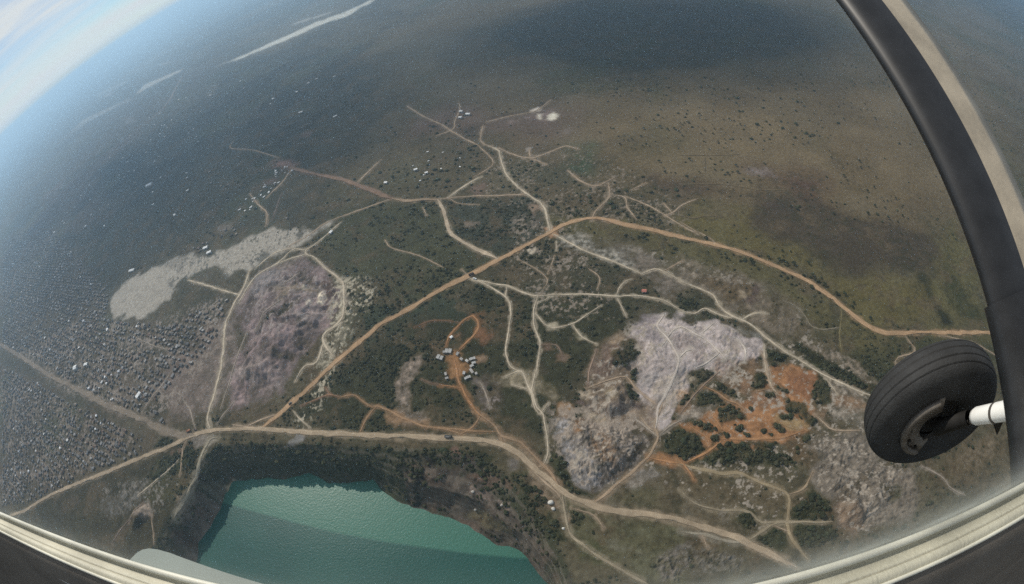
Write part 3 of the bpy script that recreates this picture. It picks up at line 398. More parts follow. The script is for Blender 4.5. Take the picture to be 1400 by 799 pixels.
SPECKS = [(G(p), t, c) for p, t, c in ((T('P', '750 320 800 318 880 350 960 380 1060 395 1110 450 1040 480 1000 440 860 440 760 560 770 680 900 660 1060 740 1180 740 1240 640 1180 560 1200 520 1110 460 1060 400 940 350'), .28, (.30, .255, .205)),
  (T('P', '455 380 500 375 520 400 480 460 440 560 415 590 400 580 440 480'), .12, (.40, .35, .26)), (T('P', '210 440 310 400 316 450 240 560 200 570 90 540 20 480 100 440'), .10, (.23, .19, .155)), (T('P', '0 495 60 530 200 600 120 645 0 690'), .14, (.21, .17, .135)),
  (T('Z3', '720 340 900 300 1090 340 1290 400 1310 620 1180 720 900 799 640 799 700 520'), .25, (.27, .225, .205)), (T('P', '700 290 790 290 850 440 740 430 690 380'), .42, (.22, .18, .14)), (T('BL', '400 400 620 360 760 330 760 460 600 520 420 540'), .30, (.17, .15, .125)), (T('P', '640 220 800 200 900 240 960 330 780 300 660 290'), .45, (.2, .16, .12)),
  (T('ML', '640 290 780 240 960 192 1150 136 1340 120 1200 212 1060 280 930 330 800 322 680 420'), .33, (.085, .08, .068)), (T('Z5', '480 470 740 590 740 740 600 760 540 560'), .3, (.2, .165, .15)), (T('BM', '840 60 1200 80 1290 200 1000 460 850 350'), .2, (.27, .22, .175)))]

# thickets: dark scrub that stands over the bare ground
THICK = [T('Z1', s) for s in ('360 185 420 180 470 260 440 300 360 290', '300 260 400 250 440 310 400 350 320 370 290 320', '360 470 420 480 470 590 400 570', '420 370 450 360 440 460 415 440')]
THICK += [T('Z2', s) for s in ('250 160 310 110 390 170 310 230', '250 320 300 275 400 290 450 360 380 370 280 350', '400 370 500 360 590 410 590 450 500 480 430 510 410 480', '390 190 450 240 550 320 450 300 400 240', '650 160 720 150 770 240 690 270 640 250',
  '860 330 920 320 1000 380 1080 480 1050 520 960 450 880 400', '1060 230 1120 130 1180 220 1160 350 1080 370 1050 300', '40 600 140 510 220 540 300 620 330 680 200 740 140 740 60 680', '340 620 360 590 430 580 430 620 370 655',
  '200 770 300 710 400 650 560 615 620 620 640 680 720 620 770 640 790 700 900 720 940 790 680 770 500 760 300 785', '780 490 860 520 850 560 790 530', '520 500 580 520 570 550 530 530', '580 560 630 580 600 600', '720 270 790 270 800 320 750 320', '800 240 890 270 880 290 800 270',
  '740 0 890 30 860 70 780 70', '220 490 320 470 410 540 340 560', '750 560 800 570 780 600 755 595', '440 560 500 575 480 590', '900 570 1030 570 1040 640 960 600', '610 385 640 380 640 410', '190 290 290 240 240 310 170 380 150 370', '700 540 730 545 720 570', '830 440 920 430 910 480 850 470')]
THICK += [T('MR', '455 608 490 612 640 700 800 800 770 815 640 750 540 700'), T('MR', '0 420 60 430 70 460 20 480 0 460'), T('MR', '340 620 400 640 420 680 370 680'), T('MR', '60 470 120 465 160 500 130 510'), T('BM', '860 270 900 290 930 390 1000 435 940 425 870 350'), T('P', '640 760 640 760 641 761'),
  T('Z6', '120 110 240 130 380 130 560 160 620 220 500 240 380 240 200 200 60 170'), T('Z6', '700 280 800 290 880 400 940 480 860 520 780 500 700 360'), T('Z6', '840 540 960 540 1010 640 1060 740 980 760 860 640'), T('Z6', '1110 500 1200 540 1160 680 1100 600'), T('Z6', '960 190 1040 180 1080 240 1060 300 1110 390 1060 380 990 280'), T('Z7', '310 100 360 40 430 50 420 85 370 110'), T('Z7', '330 200 440 150 560 120 600 170 560 240 420 300 300 330 250 310'), T('BR', '450 500 540 430 610 470 620 540 450 545'), T('BR', '230 510 290 500 320 550 260 570'), T('BR', '300 610 380 570 430 590 440 650 360 660'), T('BR', '450 560 620 550 640 600 560 650 470 640')]
THICK = [G(p) for p in THICK if np.ptp(p[:, 0]) > 3]

THICKET_GREEN = np.array([.026, .029, .016])  # dark green of the thickets themselves
def cover(x, y):
    """albedo of the ground at points"""
    d = np.hypot(x, y)
    n1, n2 = fbm(x, y, 90, 4, 31), fbm(x, y, 14, 4, 33); n3 = fbm(x, y, 900, 4, 35)
    col = np.array([.058, .052, .036])[None] * (1 + .28 * n1 + .30 * n2)[:, None]
    col = col * (1 + .25 * n3[:, None] * np.array([1.1, .9, .8]))
    f = sstep(900, 2200, d)[:, None]; a = sstep(-.1, .7, fbm(x, y, 620, 5, 36) + .25 * fbm(x, y * .35, 1400, 3, 37))[:, None] * f * .8
    col = col * (1 - a) + np.array([.135, .108, .066]) * a
    mott = fbm(x, y, 230, 4, 38, .6)
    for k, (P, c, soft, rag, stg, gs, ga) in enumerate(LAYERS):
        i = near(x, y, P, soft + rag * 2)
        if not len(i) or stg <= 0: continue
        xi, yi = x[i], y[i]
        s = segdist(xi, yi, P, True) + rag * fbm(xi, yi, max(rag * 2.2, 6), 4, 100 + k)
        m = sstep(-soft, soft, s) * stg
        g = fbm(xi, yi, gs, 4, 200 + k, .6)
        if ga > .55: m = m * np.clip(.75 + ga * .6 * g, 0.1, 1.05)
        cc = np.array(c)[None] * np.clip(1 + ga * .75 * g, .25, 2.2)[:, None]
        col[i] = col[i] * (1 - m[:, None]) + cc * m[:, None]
    for k, (P, thr, c) in enumerate(SPECKS):
        i = near(x, y, P, 10)
        if not len(i): continue
        m = sstep(-6, 10, segdist(x[i], y[i], P, True)) * sstep(thr, thr + .3, fbm(x[i], y[i], 4.2, 3, 600 + k, .7) + .45 * fbm(x[i], y[i], 30, 3, 640 + k))
        m = (m * .85)[:, None]; col[i] = col[i] * (1 - m) + np.array(c) * m
    for k, P in enumerate(THICK):
        i = near(x, y, P, 12)
        if not len(i): continue
        m = .9 * sstep(-2.5, 2.5, segdist(x[i], y[i], P, True) + 4 * fbm(x[i], y[i], 9, 3, 400 + k))[:, None]
        col[i] = col[i] * (1 - m) + THICKET_GREEN * (1 + .4 * n2[i])[:, None] * m
    # brown dry grass and dark low scrub mixed through everything that grows
    gm = (sstep(.05, .75, mott) * .6 * sstep(500, 900, d) * sstep(.16, .09, col.mean(1)))[:, None]; col = col * (1 - gm) + np.array([.048, .056, .034]) * gm
    lum = col.mean(1); veg = sstep(.10, .05, lum)[:, None]
    a = fbm(x, y, 26, 4, 301); b = fbm(x, y, 6.5, 3, 303)
    br = (sstep(.1, .7, a + .4 * b) * .55 * sstep(3000, 900, d))[:, None] * veg
    col = col * (1 - br) + np.array([.085, .066, .046]) * br
    dk = (sstep(.15, .6, b + .3 * fbm(x, y, 60, 2, 305)) * .5 * sstep(1800, 500, d))[:, None] * veg
    col = col * (1 - dk) + np.array([.026, .028, .018]) * dk
    col = col * (1 + veg * np.array([.20, .12, -.04]))
    # pit walls: bare red-brown and grey rock, ledges, scree
    i = near(x, y, RIM, 4)
    if len(i):
        xi, yi = x[i], y[i]; s = segdist(xi, yi, RIM, True); n = fbm(xi, yi, 30, 4, 41); q = fbm(xi, yi, 7, 4, 43)
        cc = np.array([.088, .070, .054]) * (1 + .6 * n + .6 * q)[:, None]
        gm = sstep(-.15, .5, fbm(xi, yi, 40, 3, 45) + .4 * q + .9 * sstep(32, 4, s))[:, None]; cc = cc * (1 - gm) + np.array([.046, .046, .027]) * gm
        rm = sstep(.45, .9, fbm(xi, yi, 26, 3, 47))[:, None] * .6; cc = cc * (1 - rm) + np.array([.12, .085, .062]) * rm; zb = sstep(.2, .5, np.sin(h_smooth(xi.copy(), yi.copy()) * 1.25 + 1.5 * n))[:, None] * .35; cc = cc * (1 - zb) + np.array([.15, .125, .10]) * zb
        m = sstep(-1, 4, s)[:, None]; col[i] = col[i] * (1 - m) + cc * m
    for P, c, soft, rag, stg in PITLAYERS:
        i = near(x, y, P, 10)
        if not len(i): continue
        m = stg * sstep(-soft, soft, segdist(x[i], y[i], P, True) + rag * fbm(x[i], y[i], 7, 4, 77))[:, None]
        col[i] = col[i] * (1 - m) + np.array(c) * (1 + .6 * fbm(x[i], y[i], 5, 4, 78))[:, None].clip(-.6, 1) * m
    # dust beside the roads and tracks
    for n, P, wd, c in ROADS + TRACKS:
        i = near(x, y, P, wd * 2.2)
        if not len(i): continue
        s = segdist(x[i], y[i], P[::2] if len(P) > 8 else P, False)
        m = (.55 * sstep(wd * .95, wd * .25, s + wd * .4 * fbm(x[i], y[i], wd * 1.5, 3, 51)))[:, None]
        col[i] = col[i] * (1 - m) + np.array(c) * .8 * m
    return np.clip(col, .012, .8)
PITLAYERS = [(G(T(t, s)), c, so_, r, k) for t, s, c, so_, r, k in (
 ('Z6', '400 300 470 260 560 270 640 320 740 440 700 430 620 360 540 345', (.11, .072, .052), 2, 5, .7), ('Z6', '420 400 560 440 680 490 660 520 560 480 420 430', (.20, .15, .12), 2, 4, .8), ('Z6', '350 560 480 545 620 610 690 680 640 690 520 640 400 590', (.13, .105, .06), 3, 4, .8), ('Z6', '240 140 300 110 370 130 360 150 250 155', (.13, .08, .06), 2, 3, .8),
 ('Z6', '820 310 870 350 950 440 1010 500 1110 600 1100 650 1040 640 1020 560 900 460 850 380', (.19, .14, .095), 3, 4, .85), ('Z6', '680 200 740 190 750 240 690 250', (.16, .14, .125), 3, 4, .7), ('Z6', '60 190 230 180 380 220 480 250 420 280 200 240 60 230', (.05, .05, .028), 3, 5, .7),
 ('Z7', '1210 100 1280 30 1340 40 1260 90', (.22, .21, .2), 2, 3, .7), ('Z7', '680 390 720 360 780 390 780 480 740 500 690 440', (.16, .14, .105), 3, 4, .75), ('Z7', '800 380 850 320 885 350 860 400 810 430', (.36, .29, .19), 2, 2, .95), ('Z7', '600 520 640 510 640 590 600 600', (.14, .10, .08), 2, 3, .7), ('Z7', '720 520 770 470 760 540 730 570', (.16, .13, .11), 2, 3, .7), ('Z7', '430 660 560 700 620 760 560 799 450 760', (.085, .058, .045), 3, 4, .7))]

def h_full(x, y):
    h = h_smooth(x, y); bump = .25 * fbm(x, y, 9, 3, 61) * sstep(2500, 600, np.hypot(x, y))
    for P, a, s in ROUGH:
        i = near(x, y, P, 8)
        if not len(i): continue
        xi, yi = x[i], y[i]; m = sstep(-3, 8, segdist(xi, yi, P, True))
        r = 1 - 1.6 * np.abs(fbm(xi + 3 * fbm(xi, yi, 14, 2, 62), yi, s * 1.5, 3, 63)); bump[i] += m * a * (fbm(xi, yi, s * .62, 3, 65, .6) * .3 + (r - .6) * .75)
    for P in THICK:
        i = near(x, y, P, 3)
        if len(i): bump[i] += sstep(0, 4, segdist(x[i], y[i], P, True)) * (1.0 + .9 * fbm(x[i], y[i], 5, 2, 67))
    keep = np.ones_like(x)
    for n, P, wd, c in ROADS + TRACKS:
        i = near(x, y, P, wd + 4)
        if len(i): keep[i] = np.minimum(keep[i], sstep(wd * .55 + 1, wd * .55 + 4, segdist(x[i], y[i], P[::2] if len(P) > 8 else P, False)))
    return h + bump * keep
# ---- one ground sheet, finer near the aircraft's nadir, out past the haze
def ground_sheet():
    na, nr = 1500, 800
    az = np.radians(np.concatenate([np.linspace(-112, 112, na), np.linspace(113, 247, 60)]))
    el = np.radians(np.linspace(84, 3.0, nr)); r = CAM_H / np.tan(el)
    r = np.concatenate([[0.5, 20, 34], r[r > 40], np.geomspace(r[-1] * 1.02, 42000, 90)])
    A, R = np.meshgrid(az, r); x = (R * np.sin(A)).ravel(); y = (R * np.cos(A)).ravel()
    m, n = A.shape
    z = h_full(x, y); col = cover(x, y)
    ii = np.arange(m * n).reshape(m, n); b = np.roll(ii, -1, 1)
    F_ = np.stack([ii[:-1], ii[1:], b[1:], b[:-1]], -1).reshape(-1, 4)
    return structure(mesh_np('ground', np.stack([x, y, z], 1), F_, ground_mat('dry_ground'), col, True))
ground_sheet()
# ---- roads and tracks as ribbons a little over the ground
road_mats = {}
def ribbon(name, P, wd, c, up):
    key = tuple(c)
    if key not in road_mats: road_mats[key] = ground_mat('packed_dirt', .45)
    t = np.gradient(P, axis=0); t /= np.linalg.norm(t, axis=1)[:, None] + 1e-9; nrm = np.stack([-t[:, 1], t[:, 0]], 1)
    P = P + nrm * (wd * (.32 if wd < 4 else .12) * fbm(P[:, 0], P[:, 1], 14, 3, 77) * np.minimum(1, np.minimum(np.arange(len(P)), np.arange(len(P))[::-1]) / 5))[:, None]
    V = []; K = [-.5, -.3, 0, .3, .5]; col = []
    d = np.hypot(P[:, 0], P[:, 1])
    ends = np.minimum(1, .25 + np.minimum(np.arange(len(P)), np.arange(len(P))[::-1]) / 4)
    for j, k in enumerate(K):
        wob = 1 + (.5 * fbm(P[:, 0] + 40 * j, P[:, 1], 6, 3, 71 + j) + .35 * fbm(P[:, 0], P[:, 1], 45, 2, 75) if abs(k) == .5 else 0)
        Q = P + nrm * (wd * k * wob * ends)[:, None] if abs(k) == .5 else P + nrm * (wd * k * ends)[:, None]
        z = h_full(Q[:, 0].copy(), Q[:, 1].copy()) + up + d * 2.5e-4 - (.10 if abs(k) == .5 else 0)
        V.append(np.column_stack([Q, z]))
        wear = 1.0 if k == 0 else (1.08 if abs(k) == .3 else .86)
        cc = np.array(c)[None] * (wear * (1 + .22 * fbm(Q[:, 0], Q[:, 1], 12, 3, 81)))[:, None]
        mixg = (.62 if abs(k) == .5 else .12) + (.55 if wd < 6 else .2) * sstep(-.1, .8, fbm(Q[:, 0], Q[:, 1], 9, 3, 83 + j))   # worn away in places
        mixg = np.clip(mixg, 0, .92)[:, None]
        col.append(cc * (1 - mixg) + cover(Q[:, 0].copy(), Q[:, 1].copy()) * mixg)
    n = len(P); V = np.stack(V, 1).reshape(-1, 3); col = np.stack(col, 1).reshape(-1, 3)
    i = np.arange(n - 1)[:, None] * 5 + np.arange(4)[None]; i = i.ravel()
    return structure(mesh_np(name, V, np.stack([i, i + 1, i + 6, i + 5], 1), road_mats[key], col, True))
for k, (n, P, wd, c) in enumerate(ROADS): ribbon(n, P, wd, c, .34 + .02 * k)
for k, (n, P, wd, c) in enumerate(TRACKS): ribbon(n, P, wd * .55, c, .16 + .0012 * k)

# ---- lake
def lake():
    me_p = spline(np.vstack([LAKE, LAKE[:1]]), 4)[:-1]; c = me_p.mean(0); me_p = c + (me_p - c) * 1.03
    m, nt, out = newmat('turbid_green_water')
    p = N(nt, 'ShaderNodeBsdfPrincipled'); p.inputs['Roughness'].default_value = .34; p.inputs['Specular IOR Level'].default_value = .25
    tx = N(nt, 'ShaderNodeTexCoord'); n1 = N(nt, 'ShaderNodeTexNoise'); n1.inputs['Scale'].default_value = .012; n1.inputs['Detail'].default_value = 4; L(nt, tx.outputs['Object'], n1.inputs['Vector'])
    r = N(nt, 'ShaderNodeValToRGB'); r.color_ramp.elements[0].position = .35; r.color_ramp.elements[1].position = .65
    r.color_ramp.elements[0].color = (.008, .058, .046, 1); r.color_ramp.elements[1].color = (.013, .072, .056, 1); L(nt, n1.outputs[0], r.inputs[0])
    q = atz(np.array([(300, 688), (700, 765), (480, 660)], float), PIT_Z); e = (q[1] - q[0]) / np.linalg.norm(q[1] - q[0]); nn = np.array([-e[1], e[0]]); nn *= np.sign((q[2] - q[0]) @ nn)     # edge of the window's pale reflection, painted into the water colour
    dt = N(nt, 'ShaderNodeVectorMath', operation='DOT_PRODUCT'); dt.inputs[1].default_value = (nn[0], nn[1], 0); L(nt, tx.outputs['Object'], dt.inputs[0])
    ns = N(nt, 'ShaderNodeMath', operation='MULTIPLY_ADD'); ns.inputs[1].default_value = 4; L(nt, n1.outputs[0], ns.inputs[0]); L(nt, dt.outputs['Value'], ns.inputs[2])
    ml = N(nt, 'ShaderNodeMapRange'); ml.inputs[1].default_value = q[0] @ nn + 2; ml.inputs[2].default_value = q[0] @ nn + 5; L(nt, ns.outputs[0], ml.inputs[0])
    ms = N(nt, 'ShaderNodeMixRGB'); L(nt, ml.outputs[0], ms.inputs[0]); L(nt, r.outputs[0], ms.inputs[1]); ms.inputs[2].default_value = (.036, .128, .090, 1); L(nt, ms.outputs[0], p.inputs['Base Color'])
    n2 = N(nt, 'ShaderNodeTexNoise'); n2.inputs['Scale'].default_value = .55; n2.inputs['Detail'].default_value = 5; L(nt, tx.outputs['Object'], n2.inputs['Vector'])
    b = N(nt, 'ShaderNodeBump'); b.inputs['Strength'].default_value = .4; b.inputs['Distance'].default_value = .5; L(nt, n2.outputs[0], b.inputs['Height']); L(nt, b.outputs[0], p.inputs['Normal'])
    L(nt, p.outputs[0], out.inputs[0])
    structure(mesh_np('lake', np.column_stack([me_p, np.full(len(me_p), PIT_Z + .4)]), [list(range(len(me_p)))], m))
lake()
# ---- haze
def haze():
    m, nt, out = newmat('haze'); v = N(nt, 'ShaderNodeVolumePrincipled')
    v.inputs['Color'].default_value = (.56, .79, 1, 1); v.inputs['Density'].default_value = HAZE_DENSITY; v.inputs['Anisotropy'].default_value = .74
    L(nt, v.outputs[0], out.inputs['Volume'])
    X, z0, z1 = 60000, -75, 430
    V = [(sx * X, sy * X, z) for z in (z0, z1) for sx, sy in ((-1, -1), (1, -1), (1, 1), (-1, 1))]
    o = mesh_np('haze', V, [(3, 2, 1, 0), (4, 5, 6, 7), (0, 1, 5, 4), (1, 2, 6, 5), (2, 3, 7, 6), (3, 0, 4, 7)], m)
    tag(o, 'thin blue haze lying over the whole plain to the horizon', 'haze', kind='stuff')
haze()

# ================================================================== PLANTS
def ico(sub):
    import bmesh
    bm = bmesh.new(); bmesh.ops.create_icosphere(bm, subdivisions=sub, radius=1)
    V = np.array([v.co[:] for v in bm.verts]); F_ = np.array([[v.index for v in f.verts] for f in bm.faces]); bm.free(); return V, F_
IV, IF = ico(1)
def lump(r, seed):
    """one ragged leafy clump"""
    g = np.random.default_rng(seed); V = IV + g.normal(0, .17, IV.shape); V[:, 2] = V[:, 2] * .75 + .45; return V * r
def merged(name, P, Z, R, cols, mat, nvar=8):
    n = len(P); k = len(IV); var = [lump(1, 900 + q) for q in range(nvar)]
    V = np.empty((n, k, 3)); a = rng.uniform(0, 6.28, n); ca, sa = np.cos(a), np.sin(a); vi = rng.integers(0, nvar, n); sq = rng.uniform(.75, 1.3, n)
    B = np.stack(var)[vi]
    V[:, :, 0] = P[:, 0, None] + R[:, None] * sq[:, None] * (B[:, :, 0] * ca[:, None] - B[:, :, 1] * sa[:, None])
    V[:, :, 1] = P[:, 1, None] + R[:, None] / sq[:, None] * (B[:, :, 0] * sa[:, None] + B[:, :, 1] * ca[:, None])
    V[:, :, 2] = Z[:, None] + R[:, None] * (B[:, :, 2] - .12)
    F_ = (IF[None] + (np.arange(n) * k)[:, None, None]).reshape(-1, 3)
    return mesh_np(name, V.reshape(-1, 3), F_, mat, np.repeat(cols, k, 0))
LEAF = attr_mat('dull_foliage', .9, .35, 2.0); BARK = plain('bark', (.10, .075, .055))
def inside(P, poly): return segdist(P[:, 0].copy(), P[:, 1].copy(), poly, True) > 0
def sample(n, poly):
    lo, hi = poly.min(0), poly.max(0); P = rng.uniform(lo, hi, (n, 2)); return P[inside(P, poly)]
def leafcol(n):
    t = rng.uniform(0, 1, (n, 1)); s = rng.uniform(.7, 1.35, (n, 1))
    return (np.array([.024, .030, .015]) * (1 - t) + np.array([.044, .042, .022]) * t) * s
ALLWAYS = ROADS + TRACKS
def off_road(P, pad=1.5):
    ok = np.ones(len(P), bool)
    for n, Q, wd, c in ALLWAYS:
        i = near(P[:, 0], P[:, 1], Q, wd + pad)
        if len(i): ok[i] &= segdist(P[i, 0].copy(), P[i, 1].copy(), Q, False) > wd * .4 + pad
    return ok
NEARZONE = G(T('P', '240 700 230 610 420 330 520 270 780 270 1000 300 1180 430 1330 480 1420 560 1420 720 1250 800 1000 860 800 900'))
def scrub():
    P = sample(90000, NEARZONE); x, y = P[:, 0].copy(), P[:, 1].copy()
    lum = cover(x, y).mean(1); cl = fbm(x, y, 34, 3, 501) + .5 * fbm(x, y, 120, 2, 503)
    p = sstep(.075, .03, lum) * np.clip(.26 + .75 * cl, .03, 1)
    ok = (rng.uniform(0, 1, len(P)) < p) & (segdist(x, y, LAKE, True) < -3) & off_road(P)
    P = P[ok]; sz = rng.lognormal(.05, .38, len(P)).clip(.5, 2.6)
    Q = np.vstack([sample(int(max(30, np.prod(np.ptp(t, 0)) * .13)), t) for t in THICK]); Q = Q[off_road(Q, 1)]; Q = Q[fbm(Q[:, 0], Q[:, 1], 8, 3, 509) + .25 * fbm(Q[:, 0], Q[:, 1], 25, 2, 511) > -.30]
    K = sample(26000, RIM); k = segdist(K[:, 0].copy(), K[:, 1].copy(), RIM, True); l = -segdist(K[:, 0].copy(), K[:, 1].copy(), LAKE, True); K = K[(l > 4) & (rng.uniform(0, 1, len(K)) < .5 * sstep(45, 3, k) * np.clip(.5 + fbm(K[:, 0], K[:, 1], 22, 3, 507), .02, 1)) & off_road(K)]
    Q = np.vstack([Q, K]); P = np.vstack([P, Q]); sz = np.concatenate([sz, rng.lognormal(.22, .42, len(Q)).clip(.5, 3.2)])
    z = h_full(P[:, 0].copy(), P[:, 1].copy()); c = leafcol(len(P))
    o = merged('scrub', P, z, sz, c, LEAF)
    tag(o, 'low dark green scrub covering the ground between the dirt tracks', 'scrub', kind='stuff')
scrub()
def tree_mesh(seed):
    g = np.random.default_rng(seed); V, F_, cl, mi = [], [], [], []; n0 = 0
    def add(v, f, c, m):
        nonlocal n0
        V.append(v); F_.extend([[int(i) + n0 for i in q] for q in f]); cl.append(np.tile(c, (len(v), 1))); mi.extend([m] * len(f)); n0 += len(v)
    def limb(a, b, r0, r1):
        a, b = np.array(a, float), np.array(b, float); t = b - a; t /= np.linalg.norm(t); u = np.cross(t, [.3, .9, .2]); u /= np.linalg.norm(u); w_ = np.cross(t, u)
        an = np.arange(6) * math.pi / 3; ring = np.cos(an)[:, None] * u + np.sin(an)[:, None] * w_
        add(np.vstack([a + ring * r0, b + ring * r1]), [[i, (i + 1) % 6, 6 + (i + 1) % 6, 6 + i] for i in range(6)] + [list(range(6, 12))], (.1, .075, .055), 1)
    limb((0, 0, -.6), (.1, 0, 2.2), .32, .2)
    for k in range(5):
        a = k * 1.257 + g.uniform(-.3, .3); e = (math.cos(a) * 2.2, math.sin(a) * 2.2, 4.2 + g.uniform(-.4, .8)); limb((.1, 0, 2.1), e, .16, .06)
    for k in range(26):
        a = g.uniform(0, 6.28); rr = 3.2 * math.sqrt(g.uniform(.02, 1)); zz = 4.2 + 1.9 * (1 - (rr / 3.4) ** 2) * g.uniform(-.25, 1)
        q = lump(g.uniform(.65, 1.25), seed * 100 + k) + (math.cos(a) * rr, math.sin(a) * rr, zz - .4)
        add(q, IF, np.array([.026, .032, .016]) * g.uniform(.65, 1.5), 0)
    me = mesh_np('tree', np.vstack(V), F_, [LEAF, BARK], np.vstack(cl), link=False); me.polygons.foreach_set('material_index', mi); return me
TREES = [tree_mesh(k) for k in range(6)]
def trees():
    kinds = [
      (150, T('P', '770 120 1000 112 1160 100 1240 220 1270 330 1120 300 960 270 880 255 800 240 770 180'), 'dark round-crowned tree standing alone in the brown savanna', (.28, .7)),
      (70, T('P', '480 300 600 282 605 310 672 355 640 385 520 450 470 420'), 'small dark tree in the olive scrub above the main dirt road', (.28, .85)),
      (40, T('P', '612 276 730 275 748 312 680 345 625 318'), 'small dark tree in the triangle of scrub between the pale roads', (.28, .85)),
      (38, T('P', '780 290 830 270 960 300 1080 340 1200 440 1150 430 1060 370 960 350'), 'small dark bushy tree on the grass along the curving dirt road', (.28, .8))]
    for n, poly, lab, (s0, s1) in kinds:
        P = sample(n * 60, G(poly)); P = P[off_road(P, 5)]; P = P[fbm(P[:, 0], P[:, 1], 130, 3, 515) > -.05]
        px = project(np.column_stack([P, np.zeros(len(P))])); keep = []
        for i in range(len(P)):                                    # spread evenly enough to stand apart
            if all((px[i] - px[j]) @ (px[i] - px[j]) > 22 for j in keep): keep.append(i)
            if len(keep) == n: break
        for i in keep:
            x, y = P[i]; o = bpy.data.objects.new('tree', random.choice(TREES)); C.objects.link(o)
            o.location = (x, y, float(h_full(np.array([x]), np.array([y]))[0])); o.rotation_euler.z = random.uniform(0, 6.28); k = s0 + (s1 - s0) * random.random() ** 1.6; o.scale = (k, k, k * random.uniform(.8, 1.05))
            tag(o, lab, 'tree', 'scattered trees on the plain')
    P = np.vstack([sample(6000, G(T('P', '570 120 760 110 1000 105 1160 70 1390 60 1390 330 1240 330 960 280 760 240 560 200'))), sample(1100, G(T('P', '500 240 640 200 760 230 900 255 960 300 760 290 600 270 520 270'))), sample(9000, G(T('P', '10 420 80 260 230 120 480 70 560 140 520 250 420 320 300 320 160 390 100 420')))])
    P = P[off_road(P, 3)]; P = P[rng.uniform(0, 1, len(P)) < np.clip(.6 + .8 * fbm(P[:, 0], P[:, 1], 160, 3, 520), .05, 1)]
    z = h_full(P[:, 0].copy(), P[:, 1].copy()); d = np.hypot(P[:, 0], P[:, 1])
    o = merged('distant_trees', P, z, rng.lognormal(.4, .42, len(P)).clip(.6, 3.6), leafcol(len(P)) * 1.35, LEAF)
    tag(o, 'countless small dark trees dotted over the far plain', 'trees', kind='stuff')
trees()

# ================================================================== BUILDINGS
SHEET = attr_mat('sheet_roof', .55, .22, .8)
def shack_np(L_, W_, H_, roof, wall, pitch=.5, gable=False):
    """walls and an overhanging roof with its own thickness"""
    l, w_, e = L_ / 2, W_ / 2, .35
    V = [(-l, -w_, -.4), (l, -w_, -.4), (l, w_, -.4), (-l, w_, -.4), (-l, -w_, H_), (l, -w_, H_), (l, w_, H_ + (0 if gable else pitch)), (-l, w_, H_ + (0 if gable else pitch))]
    F_ = [(0, 1, 5, 4), (1, 2, 6, 5), (2, 3, 7, 6), (3, 0, 4, 7)]; c = [wall] * 8
    if gable:
        V += [(-l, 0, H_ + pitch), (l, 0, H_ + pitch)]; c += [wall] * 2; F_ += [(4, 8, 7), (5, 6, 9)]
        R = [(-l - e, -w_ - e, H_ - .1), (l + e, -w_ - e, H_ - .1), (l + e, 0, H_ + pitch + .12), (-l - e, 0, H_ + pitch + .12), (l + e, w_ + e, H_ - .1), (-l - e, w_ + e, H_ - .1)]
        n = len(V); V += R + [(x, y, z + .14) for x, y, z in R]; c += [roof] * 12
        F_ += [(n + 6, n + 7, n + 8, n + 9), (n + 9, n + 8, n + 10, n + 11), (n, n + 3, n + 2, n + 1), (n + 3, n + 5, n + 4, n + 2), (n, n + 1, n + 7, n + 6), (n + 5, n + 11, n + 10, n + 4), (n, n + 6, n + 9, n + 3), (n + 3, n + 9, n + 11, n + 5), (n + 1, n + 2, n + 8, n + 7), (n + 2, n + 4, n + 10, n + 8)]
    else:
        R = [(-l - e, -w_ - e, H_ + .02), (l + e, -w_ - e, H_ + .02), (l + e, w_ + e, H_ + pitch + .05), (-l - e, w_ + e, H_ + pitch + .05)]
        n = len(V); V += R + [(x, y, z + .12) for x, y, z in R]; c += [roof] * 8
        F_ += [(n + 4, n + 5, n + 6, n + 7), (n + 3, n + 2, n + 1, n), (n, n + 1, n + 5, n + 4), (n + 1, n + 2, n + 6, n + 5), (n + 2, n + 3, n + 7, n + 6), (n + 3, n, n + 4, n + 7)]
    return np.array(V, float), F_, np.array(c, float)
ROOFS = {'dull grey tin': (.09, .086, .083), 'pale zinc': (.22, .215, .21), 'rusty brown': (.11, .07, .05), 'weathered tan': (.16, .13, .10)}
